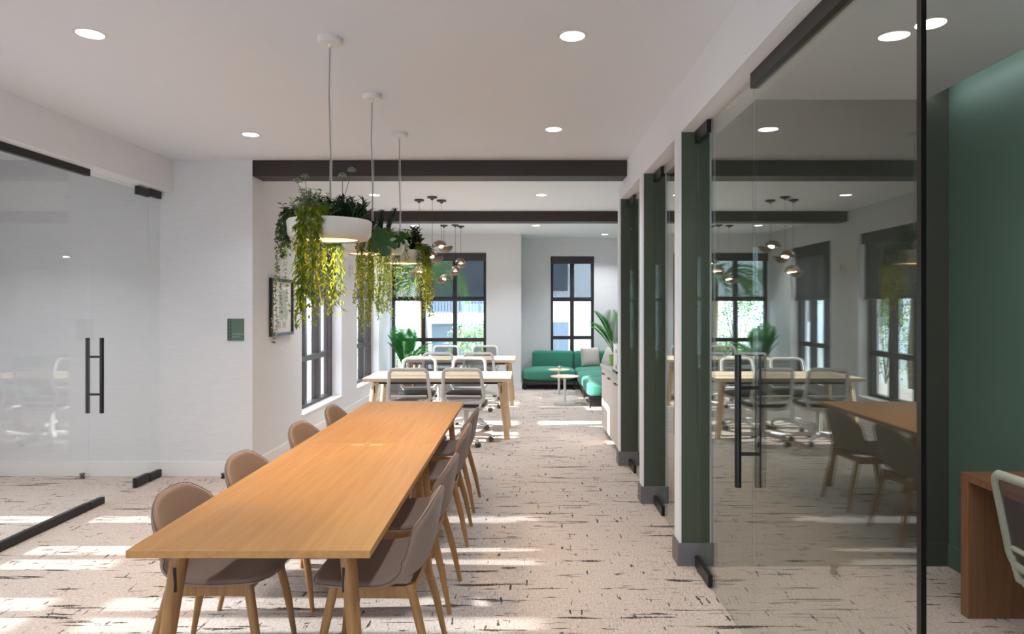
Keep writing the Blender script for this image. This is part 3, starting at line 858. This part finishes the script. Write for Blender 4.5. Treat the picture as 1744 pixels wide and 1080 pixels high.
def blades(name, label, root, off, n, L, W, mat, arch=.5, part='leaf', group='plants in the planter lamps', tilt=(.1, .9)):
    x, y, z = root; t = thing(name, label, 'plant', (x + off[0], y + off[1], z + .02), 0, group)
    for s in range(n):
        a = 2*PI*s/n + rng.uniform(-.3, .3); tl = rng.uniform(*tilt); l = L*rng.uniform(.75, 1.1)
        h = Vector((math.cos(a), math.sin(a), 0)); sd = Vector((-h.y, h.x, 0)); m = MB(); vs = []
        for k in range(7):
            u = k/6; w = W*math.sin(PI*min(1, .18 + u*.82))*.5*(1 if u < .98 else .1)
            th_ = tl*.9 + arch*u*u
            p = h*(l*u*math.sin(th_)) + Vector((0, 0, l*u*math.cos(th_)))
            vs += [p - sd*w + Vector((0, 0, w*.35)), p, p + sd*w + Vector((0, 0, w*.35))]
        m.add(vs, [(k*3+i, k*3+i+1, k*3+4+i, k*3+3+i) for k in range(6) for i in (0, 1)])
        m.build(part, mat, t, 60)
    return t
def umbels(name, label, root, off, heads, group='plants in the planter lamps'):
    x, y, z = root; t = thing(name, label, 'plant', (x + off[0], y + off[1], z + .02), 0, group)
    for (dx, dy, h) in heads:
        MB().tube([(0, 0, 0), (dx*.3, dy*.3, h*.6), (dx, dy, h)], .0014, 5).build('flower_stem', 'stem', t)
        m = MB(); c = Vector((dx, dy, h))
        for k in range(46):
            d = Vector((rng.gauss(0, 1), rng.gauss(0, 1), abs(rng.gauss(0, 1))*.9 + .1)).normalized()
            p = c + d*.021
            m.tube([c, p], .0006, 3, cap=False); m.leaf(p - d*.003, d, rdir(), .008, .006)
        o = m.build('flower_head', 'pale', t); o['kind'] = 'stuff'
    return t
P1 = (PX - .005, PY[0], PZ); P2 = (PX, PY[1], PZ); P3 = (PX, PY[2], PZ)
# planter 1 (camera looks along +y, so the near rim is at -90 deg)
hanging('trailing_vine', 'golden-lit trailing vine hanging longest from the nearest planter lamp', P1, -114, -86, 20, .30, .55, .040, .014, 'vine', .021)
hanging('trailing_vine', 'green trailing vine at the far right of the nearest planter lamp', P1, 86, 112, 9, .36, .50, .038, .012, 'vine2', .020)
hanging('string_vine', 'thin dark string vine hanging in front of the framed print', P1, 188, 204, 4, .46, .66, .015, .012, 'darkvine', .017, drift=.03, rim=.225)
hanging('trailing_vine', 'short dark leafy trailer on the left of the nearest planter lamp', P1, 160, 200, 8, .10, .22, .034, .02, 'bush', .018)
tuft('leafy_succulent', 'dark fleshy-leaved plant at the left edge of the nearest planter lamp', P1, (-.17, .0), 9, .17, .075, .040, .022, 'succ', step=.02, tipspread=.8)
tuft('eucalyptus_plant', 'pale bushy plant left of the stem in the nearest planter lamp', P1, (-.08, -.06), 40, .20, .10, .022, .018, 'pale', step=.018)
tuft('leafy_bush', 'mid green leafy plant behind the vines of the nearest planter lamp', P1, (-.07, .02), 44, .17, .10, .036, .016, 'bush', step=.016)
blades('agave', 'spiky green agave before the stem of the nearest planter lamp', P1, (-.005, -.10), 11, .15, .028, 'fresh', .3, tilt=(.1, 1.0))
tuft('spiky_bush', 'dark spiky plant on the right of the nearest planter lamp', P1, (.11, -.03), 34, .17, .10, .045, .009, 'darkbush', step=.013, upb=.9)
tuft('pale_sprig', 'pale sprigs rising behind the dark spiky plant', P1, (.08, .06), 9, .21, .06, .024, .015, 'pale', step=.02)
umbels('umbel_flower', 'pale green umbel flowers on the left of the nearest planter lamp', P1, (-.11, 0), [(-.055, 0, .225), (-.02, .01, .25)])
umbels('umbel_flower', 'pale green umbel flowers on the right of the nearest planter lamp', P1, (.07, -.02), [(.0, 0, .25), (.045, .01, .28)])
tuft('leafy_bush', 'low dark greenery around the rim of the nearest planter lamp', P1, (.04, .05), 40, .13, .14, .034, .014, 'darkbush', step=.014)
# planter 2
hanging('trailing_vine', 'dense golden-lit trailing vine on the left of the middle planter lamp', P2, -100, -74, 16, .36, .62, .020, .013, 'vine', .013)
hanging('trailing_vine', 'bright green trailing vine beside the golden-lit one on the middle planter lamp', P2, -72, -46, 12, .34, .54, .026, .011, 'vine2', .015)
tuft('leafy_bush', 'mid green leafy plant at the left of the middle planter lamp', P2, (-.12, -.05), 24, .14, .09, .034, .015, 'bush', step=.016)
tuft('fern', 'fresh green fern spilling at the right of the middle planter lamp', P2, (.16, -.02), 18, .13, .10, .034, .012, 'fresh', step=.014, upb=.2)
tuft('spiky_bush', 'dark spiky plant behind the big split leaf', P2, (-.01, .03), 26, .19, .08, .05, .010, 'darkbush', step=.014, upb=1.0)
def monstera():
    t = thing('monstera', 'monstera with big split leaves over the rim of the middle planter lamp', 'plant', (P2[0] + .02, P2[1] - .09, P2[2] + .02), 0, 'plants in the planter lamps')
    def leaf(c, s, rx, rz, ry=0):
        out = []
        n = 44
        for k in range(n):
            a = 2*PI*k/n; u = a - PI/2
            r = 1.0*(1 - .22*math.sin(u)) * (1 + .08*math.cos(2*u))
            if math.cos(a) > -.6 and k % 6 in (2, 3): r *= .50
            out.append(Vector((math.sin(a)*r*.82, 0, -math.cos(a)*r)))
        mat = Matrix.Rotation(rz, 3, 'Z') @ Matrix.Rotation(rx, 3, 'X') @ Matrix.Rotation(ry, 3, 'Y')
        vs = [Vector(c)] + [mat @ Vector((p.x*s, -.10*s*(p.x*p.x + p.z*p.z), p.z*s)) + Vector(c) for p in out]
        m = MB().add(vs, [(0, 1 + k, 1 + (k + 1) % n) for k in range(n)])
        m.build('leaf', 'monst', t, 60)
        MB().tube([(0, 0, 0), (c[0]*.6, c[1]*.6, max(.06, c[2]*.6 + .05)), tuple(mat @ Vector((0, 0, .7*s)) + Vector(c))], .003, 6).build('leaf_stalk', 'stem', t, 60)
    leaf((.10, -.165, .0), .092, R(14), R(12), R(-25))
    leaf((.20, -.10, .015), .06, R(25), R(50), R(40))
    leaf((-.02, -.11, .07), .065, R(30), R(-25), R(-40))
monstera()
def column_plant(label, off, h, lean):
    t = thing('column_succulent', label, 'plant', (P2[0] + off[0], P2[1] + off[1], P2[2] + .02), 0, 'plants in the planter lamps')
    pts = [Vector((lean*u*u, 0, h*u)) for u in (0, .25, .5, .75, 1)]
    MB().tube(pts, [.012, .014, .014, .013, .006], 8).build('stalk', 'darkbush', t, 60)
    m = MB()
    for k in range(26):
        u = k/26
        for q in range(6):
            a = q*PI/3 + k*.5; d = Vector((math.cos(a), math.sin(a), .6))
            m.leaf(Vector((lean*u*u, 0, h*u)) + d*.010, d, Vector((0, 0, 1)), .016, .010)
    o = m.build('scale_leaves', 'darkbush', t); o['kind'] = 'stuff'
column_plant('upright dark scaly succulent stalk above the big split leaf', (.06, -.03), .21, .01)
column_plant('leaning dark scaly succulent stalk right of the upright one', (.10, -.03), .22, .06)
# planter 3
hanging('trailing_vine', 'sparse light green trailing vine on the left of the rear planter lamp', P3, -92, -55, 7, .22, .42, .030, .010, 'vine2', .020)
hanging('trailing_vine', 'dense golden-lit trailing vine on the right of the rear planter lamp', P3, -42, 18, 24, .30, .56, .028, .012, 'vine', .016)
tuft('leafy_bush', 'dark upright leafy plant on the rear planter lamp', P3, (.13, -.09), 24, .24, .07, .040, .018, 'darkbush', step=.014, upb=.8)
tuft('leafy_bush', 'dark drooping leaves at the right rim of the rear planter lamp', P3, (.20, -.03), 16, .10, .09, .05, .026, 'bush', step=.018, upb=-.2)
tuft('leafy_bush', 'low greenery along the left of the rear planter lamp', P3, (-.08, .02), 18, .09, .12, .03, .013, 'bush', step=.016)

# ------------------------------------------------------------------ clam-shell pendants
def clam_pendant(x, y, z, rz, label, lit):
    t = thing('shell_pendant', label, 'pendant lamp', (x, y, z), rz, 'smoked shell lamps hanging in clusters')
    top = CEIL - z
    fixnormals(MB().lathe([(0, top), (.062, top), (.062, top - .018), (.03, top - .024), (.01, top - .045), (0, top - .045)], 24).build('canopy', 'dkcable', t, 40))
    MB().tube([(0, 0, .055), (0, 0, top - .04)], .0025, 6).build('cord', 'dkcable', t)
    def dome(cx, cz, tilt, flip, sx):
        prof = [(.098*math.cos(a), .078*math.sin(a)) for a in [R(v) for v in (0, 12, 25, 40, 55, 70, 82, 90)]]
        inner = [(r*.95, h*.94) for r, h in reversed(prof)]
        mat = Matrix.Rotation(tilt, 3, 'Y') @ Matrix.Diagonal((sx, .85, -1 if flip else 1))
        return fixnormals(MB().lathe(prof + inner, 28, (cx, 0, cz), mat=mat).build('lower_shell' if flip else 'upper_shell', 'clam', t, 60))
    dome(-.03, .0, R(-12), False, 1.0); dome(.055, -.005, R(-10), True, .95)
    MB().lathe([(0, .030), (.018, .026), (.028, .010), (.028, -.008), (.018, -.024), (0, -.028)], 16, (-.005, 0, -.005)).build('bulb', 'bulb', t, 60)
    ld = bpy.data.lights.new('shell_lamp', 'POINT'); ld.energy = 1.2; ld.color = (1, .75, .5); ld.shadow_soft_size = .03
    lo = bpy.data.objects.new('shell_lamp', ld); COL.objects.link(lo); lo.parent = t; lo.location = (-.005, -.05, -.005)
for cl, (yy, xs, who) in enumerate(((8.35, (-1.355, -1.156, -1.073), 'front'), (11.16, (-1.365, -1.09, -1.166), 'rear'))):
    zs = (2.05, 2.22, 2.37) if cl == 0 else (2.06, 2.34, 2.20)
    for k in range(3):
        dy = (.13, -.10, .17)[k] if cl == 0 else (0, .12, -.06)[k]
        w = ('lowest', 'middle', 'highest')[sorted(zs).index(zs[k])]
        clam_pendant(xs[k], yy + dy, zs[k], R((150, 35, 20)[k] if cl == 0 else (178, 70, 110)[k]), 'smoked shell lamp hanging %s in the %s cluster of three' % (w, who), True)

# ------------------------------------------------------------------ palms
def frond(L, W, az, tilt, droop, mat, t, nl=26, base=(0, 0, 0), lw=.017):
    h = Vector((math.cos(az), math.sin(az), 0)); pts = []
    for k in range(15):
        u = k/14; th_ = tilt + droop*u*u
        pts.append(Vector(base) + h*(L*u*math.sin(th_)) + Vector((0, 0, L*u*math.cos(th_))))
    m = MB().tube(pts, [.006*(1 - .8*k/14) for k in range(15)], 5)
    sd = Vector((-h.y, h.x, 0))
    for k in range(nl):
        u = .30 + .70*k/(nl - 1); f = u*14; i = min(13, int(f)); p = pts[i].lerp(pts[i+1], f - i); tg = (pts[i+1] - pts[i]).normalized()
        w = W*math.sin(PI*min(1, .15 + .8*(u - .3)/.7)) + .03
        up = sd.cross(tg)
        for s in (-1, 1):
            d = (sd*s*.82 + tg*.65 + up*.12).normalized()
            m.leaf(p, d, up, w, L*lw, .12, .12)
    return m.build('frond', mat, t)
def palm(name, label, loc, fr, potr, poth, mat2=('palm', 'palmdark'), potmat='pot', base=None):
    t = thing(name, label, 'plant', loc)
    if potr:
        fixnormals(MB().lathe([(0, 0), (potr*.75, 0), (potr, poth), (potr*.92, poth), (potr*.88, poth*.9), (0, poth*.9)], 24).build('pot', potmat, t, 40))
        MB().lathe([(0, poth*.91), (potr*.89, poth*.91)], 24).build('soil', 'soil', t)
    for i, (L, W, az, tl, dr) in enumerate(fr): frond(L, W, R(az), R(tl), R(dr), mat2[i % 2], t, base=(0, 0, poth*.9))
    return t
palm('potted_palm', 'potted palm in the corner between the side and far windows', (-2.15, 11.88, 0),
     [(.98, .26, -95, 3, 8), (.94, .26, -60, 8, 14), (.82, .20, 178, 6, 12), (.86, .22, -8, 14, 30), (.88, .26, 95, 6, 12), (.68, .18, 205, 12, 14),
      (.78, .18, -35, 20, 34), (.95, .26, -110, 6, 12), (.66, .18, 10, 26, 44), (.92, .24, -75, 0, 5), (.74, .2, -20, 20, 22), (.8, .2, -150, 10, 12)], .17, .36)
palm('counter_palm', 'palm in a small pot at the far end of the pale cabinets', (1.12, 8.15, .87),
     [(.58, .15, -110, 6, 10), (.60, .15, 195, 10, 14), (.54, .14, -70, 4, 10), (.52, .14, 165, 18, 18), (.48, .13, -150, 16, 18), (.46, .13, 20, 14, 20), (.5, .13, 180, 26, 14)], .075, .12, potmat='limepot')

# ------------------------------------------------------------------ pale cabinets with counter
for k in range(3):
    y0 = 6.74 + .543*k
    c = thing('base_cabinet', 'pale veneer cabinet %s under the stone counter' % ('next to the green post', 'in the middle of the three', 'at the end near the sofa')[k], 'cabinet', (.985, y0, 0), 0, 'pale cabinets along the right')
    MB().box(.02, .60, 0, .541, .09, .828).build('body', 'cab', c)
    MB().box(.07, .58, .0, .541, 0, .09).build('toe_kick', 'cabdark', c)
    d = MB().box(0, .0195, .003, .538, .094, .826).build('door', 'cab', c, bevel=.0015)
    MB().tube([(0, .20, .765), (-.028, .20, .765), (-.028, .33, .765), (0, .33, .765)], .0055, 8).build('handle', 'black', d, 40)
ct = MB().box(.965, 1.598, 6.735, 8.375, .83, .868).build('countertop', 'stone', None, bevel=.002)
tag(ct, 'grey stone counter over the three pale cabinets', 'counter')
t = thing('counter_appliance', 'white boxy appliance on the counter beside the green post', 'appliance', (.995, 7.06, .868))
link('housing', round_box(0, .32, 0, .30, .02, .31, .012), 'white', t, 40)
MB().box(-.003, .0, .04, .09, .22, .26).build('button_panel', 'black', t)
MB().box(-.003, .0, .04, .09, .05, .09).build('button_panel', 'black', t)
MB().box(-.012, .32, 0, .30, 0, .02).build('drip_tray', 'frame', t, bevel=.003)

# ------------------------------------------------------------------ green sofa, cushions, side tables
sf = thing('sofa', 'green L-shaped sofa in the alcove under the narrow window', 'sofa', (0, 0, 0))
def seat(x0, x1, y0, y1): link('seat_cushion', round_box(x0, x1, y0, y1, .17, .385, 0, puff=.03), 'sofa', sf, 60)
seat(-.045, .985, 12.48, 13.2); seat(.99, 1.80, 12.48, 13.2); seat(.985, 1.80, 11.35, 12.475); seat(.985, 1.80, 10.22, 11.345)
link('back_cushion', round_box(.16, .985, 13.12, 13.345, .30, .70, .06, 4), 'sofa', sf, 60)
link('back_cushion', round_box(.99, 1.80, 13.12, 13.345, .30, .70, .06, 4), 'sofa', sf, 60)
link('back_cushion', round_box(1.80, 2.02, 11.35, 13.345, .30, .70, .06, 4), 'sofa', sf, 60)
MB().box(-.02, 1.78, 12.52, 13.3, .14, .175).build('base_frame', 'sofaframe', sf)
MB().box(1.01, 1.95, 10.25, 12.52, .14, .175).build('base_frame', 'sofaframe', sf)
for x, y in ((.02, 12.55), (.02, 13.25), (.95, 12.55), (1.03, 10.28), (1.75, 10.28), (1.03, 11.35), (1.9, 12.4), (1.9, 13.25)):
    MB().tube([(x, y, 0), (x, y, .14)], .011, 8).build('leg', 'sofaframe', sf)
def cushion(label, loc, rot):
    me = round_box(-.20, .20, -.06, .06, -.20, .20, 0, puff=0)
    bm = bmesh.new(); bmesh.ops.create_grid(bm, x_segments=14, y_segments=14, size=.2)
    vs = {}
    top = bm.copy()
    m = MB()
    n = 14; g = []
    for sgn in (1, -1):
        vv = []
        for j in range(n + 1):
            for i in range(n + 1):
                a, b = -1 + 2*i/n, -1 + 2*j/n
                k = 1 - .06*(1 - a*a)*abs(b)**3; k2 = 1 - .06*(1 - b*b)*abs(a)**3
                hgt = .075*((1 - a**4)*(1 - b**4))**.6
                vv.append((a*.2*k2, sgn*hgt, b*.2*k))
        m.add(vv, [(j*(n+1)+i, j*(n+1)+i+1, (j+1)*(n+1)+i+1, (j+1)*(n+1)+i)[::sgn] for j in range(n) for i in range(n)])
    bm.free(); top.free()
    o = m.build('throw_cushion', 'cushion', None, 60); bpy.data.meshes.remove(me)
    bmm = bmesh.new(); bmm.from_mesh(o.data); bmesh.ops.remove_doubles(bmm, verts=bmm.verts, dist=.0005); bmesh.ops.recalc_face_normals(bmm, faces=bmm.faces); bmm.to_mesh(o.data); bmm.free()
    o.location = loc; o.rotation_euler = rot
    return tag(o, label, 'cushion', 'grey cushions on the sofa')
cushion('grey cushion leaning on the green sofa back, left of the pair', (1.30, 12.98, .585), (R(-14), 0, R(12)))
cushion('grey cushion beside the counter palm, right of the pair', (1.66, 12.72, .585), (R(-18), R(8), R(-60)))
def side_table(label, x, y, z, r):
    t = thing('side_table', label, 'side table', (x, y, 0), 0, 'small round tables by the sofa')
    fixnormals(MB().lathe([(0, z - .018), (r - .01, z - .018), (r, z - .008), (r, z - .003), (r - .004, z), (0, z)], 36).build('tabletop', 'birch', t, 40))
    MB().tube([(0, 0, .012), (0, 0, z - .018)], .022, 16).build('column', 'white', t, 40)
    fixnormals(MB().lathe([(0, .014), (.03, .014), (.165, .009), (.17, .0), (0, 0)], 32).build('foot_disc', 'ltgrey', t, 40))
side_table('small round table with pale top further back, holding the candle glass', .625, 11.87, .455, .20)
side_table('small round table with pale top nearer the camera', .665, 10.8, .45, .236)
t = thing('candle_glass', 'small candle in a glass on the rear round table', 'candle', (.64, 11.86, .455))
fixnormals(MB().lathe([(0, 0), (.034, 0), (.036, .085), (.033, .085), (.031, .008), (0, .008)], 20).build('tumbler', 'clear', t, 40))
MB().lathe([(0, .009), (.030, .009), (.030, .05), (0, .05)], 18).build('wax', 'wax', t, 40)

# ------------------------------------------------------------------ wall pieces
t = thing('picture_frame', 'framed abstract print with grey-green shapes on the left wall', 'picture', (XL, 6.89, 1.585))
H, W2 = .295, .31
for y0, y1, z0, z1 in ((-W2, W2, H - .03, H), (-W2, W2, -H, -H + .03), (-W2, -W2 + .03, -H + .03, H - .03), (W2 - .03, W2, -H + .03, H - .03)):
    MB().box(.002, .034, y0, y1, z0, z1).build('frame_rail', 'frameblk', t)
pp = MB().box(.004, .014, -W2 + .03, W2 - .03, -H + .03, H - .03).build('paper', 'paper', t)
BX = [.0146]
def blob(cy, cz, ry, rz_, name='printed_shape'):
    n = 28; m = MB(); BX[0] += .0004; bx = BX[0]
    m.add([(bx, cy, cz)] + [(bx, cy + ry*math.cos(2*PI*k/n)*(1 + .12*math.sin(4*PI*k/n)), cz + rz_*math.sin(2*PI*k/n)) for k in range(n)], [(0, 1 + k, 1 + (k+1) % n) for k in range(n)])
    m.build(name, 'sage', pp)
blob(.04, .10, .12, .085); blob(.08, .0, .06, .06); blob(.0, -.06, .08, .08); blob(.12, -.07, .06, .07)
MB().box(.0142, .0148, -.14, -.03, -.22, -.15).build('printed_shape', 'sage', pp); MB().box(.0142, .0148, .02, .12, -.22, -.15).build('printed_shape', 'sage', pp)
t = thing('room_sign', 'small green wall sign with patterned edge and pale lettering', 'sign', (-2.7095, 6.18, 1.3765))
MB().box(-.0775, .0775, -.010, 0, -.1025, .1025).build('sign_plate', 'signgreen', t, bevel=.002)
MB().box(-.0765, -.040, -.0112, -.0098, -.1015, .1015).build('pattern_band', 'signdark', t)
for k in range(6):
    z = -.085 + .034*k
    MB().add([(-.058, -.0118, z + .015), (-.044, -.0118, z), (-.058, -.0118, z - .015), (-.072, -.0118, z)], [(0, 1, 2, 3)]).build('pattern_diamond', 'signgreen', t)
for txt, zt in (('TRAINING', -.036), ('ROOM', -.062)):
    cu = bpy.data.curves.new('lettering', 'FONT'); cu.body = txt; cu.size = .0235; cu.extrude = .0005
    to = bpy.data.objects.new('lettering_tmp', cu); COL.objects.link(to)
    dg = bpy.context.evaluated_depsgraph_get(); me = bpy.data.meshes.new_from_object(to.evaluated_get(dg))
    bpy.data.objects.remove(to)
    o = link('lettering', me, 'signtext', t); o.location = (-.034, -.0108, zt - .012); o.rotation_euler = (R(90), 0, 0)
t = thing('fire_alarm', 'small white alarm unit high on the wall between the side windows', 'alarm', (XL, 9.66, 2.11))
link('alarm_body', round_box(0, .035, -.055, .055, -.085, .085, .008), 'white', t, 40)
MB().box(.035, .050, -.03, .03, -.06, .0).build('strobe_lens', 'ltgrey', t, bevel=.006)
MB().box(.035, .0362, -.04, -.02, .01, .07).build('red_lettering', 'red', t)
for x, y, lab in ((-2.79, 6.10, 'small black floor door stop at the foot of the sign wall'), (-4.1, 6.10, 'small black floor door stop behind the left glass door')):
    t = thing('door_stop', lab, 'door stop', (x, y, 0), 0, 'floor door stops')
    fixnormals(MB().lathe([(0, 0), (.022, 0), (.022, .012), (.016, .02), (.018, .032), (.022, .036), (.02, .048), (0, .05)], 18).build('stop_body', 'black', t, 40))
    MB().lathe([(.0225, .036), (.0245, .039), (.0245, .043), (.0225, .046)], 18).build('rubber_ring', 'wheel', t, 40)
t = thing('door_stop', 'small dark floor door stop inside the right glass office', 'door stop', (1.85, 3.93, 0), 0, 'floor door stops')
fixnormals(MB().lathe([(0, 0), (.022, 0), (.022, .012), (.016, .02), (.018, .032), (.022, .036), (.02, .048), (0, .05)], 18).build('stop_body', 'black', t, 40))
MB().lathe([(.0225, .036), (.0245, .039), (.0245, .043), (.0225, .046)], 18).build('rubber_ring', 'wheel', t, 40)

# ------------------------------------------------------------------ outside
gr = MB().box(-45, 30, -20, 60, -.6, -.5).build('ground', 'ground'); struct(gr, 'pale paving outside the windows', 'ground')
b = thing('white_building', 'white neighbouring building seen through the far windows', 'building', (0, 22, -.5))
MB().box(-3.6, 9, 0, 8, 0, 8).build('facade', 'outwhite', b)
MB().box(-3.3, -1.0, -.6, 0, 1.55, 1.86).build('balcony_slab', 'outwhite', b)
rl = MB()
for k in range(23): rl.box(-3.28 + .1*k, -3.22 + .1*k, -.56, -.53, 1.86, 2.5)
rl.build('balcony_railing', 'outgrey', b)
def bwin(x0, x1, z0, z1):
    w = MB().box(x0, x1, -.03, .02, z0, z1).build('building_window', 'outgrey', b)
    MB().box(x0 + .06, x1 - .06, -.045, -.03, z0 + .06, z1 - .06).build('pane', 'outglass', w)
bwin(-3.1, -1.2, .1, 1.5); bwin(-3.1, -1.2, 1.9, 4.2); bwin(.93, 1.48, .2, 1.57); bwin(.93, 1.45, 2.6, 3.6); bwin(3, 4.2, 2.2, 3.8)
v = MB().box(1.75, 1.98, -.03, 0, 1.35, 1.75).build('vent_grille', 'outwhite', b)
for k in range(5): MB().box(1.76, 1.97, -.05, -.03, 1.39 + .07*k, 1.42 + .07*k).build('vent_slat', 'ltgrey', v)
b2 = thing('white_building', 'pale building seen at a slant through the side windows', 'building', (-16, 22, -.5))
MB().box(-6, 2, 0, 20, 0, 7).build('facade', 'outwhite', b2)
for k in range(4):
    w = MB().box(2, 2.05, 1.5 + 4.5*k, 3.5 + 4.5*k, 1.2, 3.6).build('building_window', 'outgrey', b2)
    MB().box(2.05, 2.06, 1.6 + 4.5*k, 3.4 + 4.5*k, 1.3, 3.5).build('pane', 'outglass', w)
def palm_tree(label, loc, h, n, L):
    t = thing('palm_tree', label, 'tree', loc, 0, 'palm trees outside')
    pts = [(0, 0, 0), (.05, .02, h*.35), (.02, .0, h*.7), (0, 0, h)]
    MB().tube(pts, [.12, .10, .085, .07], 10).build('trunk', 'bark', t, 60)
    for k in range(n):
        frond(L*rng.uniform(.85, 1.1), .42, 2*PI*k/n + rng.uniform(-.2, .2), R(rng.uniform(25, 75)), R(rng.uniform(45, 80)), 'palmout', t, nl=34, base=(0, 0, h))
palm_tree('bright green palm tree outside the wide far window', (-2.42, 15.6, -.5), 2.6, 15, 1.3)
palm_tree('palm tree outside beyond the potted palm corner', (-7.4, 20.0, -.5), 3.6, 12, 2.0)
palm_tree('palm tree far along outside the side windows', (-6.2, 14.0, -.5), 2.6, 11, 1.7)
def shrub(label, loc, rx, rz_, n=900):
    t = thing('shrub', label, 'shrub', loc, 0, 'shrubs outside'); m = MB(); st = MB()
    for k in range(n):
        d = rdir(.3); r = rng.uniform(.55, 1)
        p = Vector((d.x*rx*r, d.y*rx*r, rz_*.5 + d.z*rz_*.5*r)); m.leaf(p, rdir(.4), rdir(), .10, .05)
    for k in range(9):
        a = rng.uniform(0, 2*PI); st.tube([(0, 0, 0), (math.cos(a)*rx*.3, math.sin(a)*rx*.3, rz_*.5), (math.cos(a)*rx*.5, math.sin(a)*rx*.5, rz_*.85)], .01, 5)
    stuffobj(m, 'foliage', 'shrub', t); stuffobj(st, 'branches', 'bark', t)
shrub('pale green shrub outside behind the rear desk', (-1.45, 18.0, -.5), .75, 1.75)
shrub('round green shrub outside beside the palm trunk', (-3.6, 18.6, -.5), .6, 1.2)
for k, (x, y) in enumerate(((-7.5, 17.5), (-8.6, 21), (-5.2, 22.5))): shrub('tall green shrub outside the side windows, %s' % ('nearest the glass', 'in the middle of the three', 'before the far palm')[k], (x, y, -.5), 1.0, 2.6)
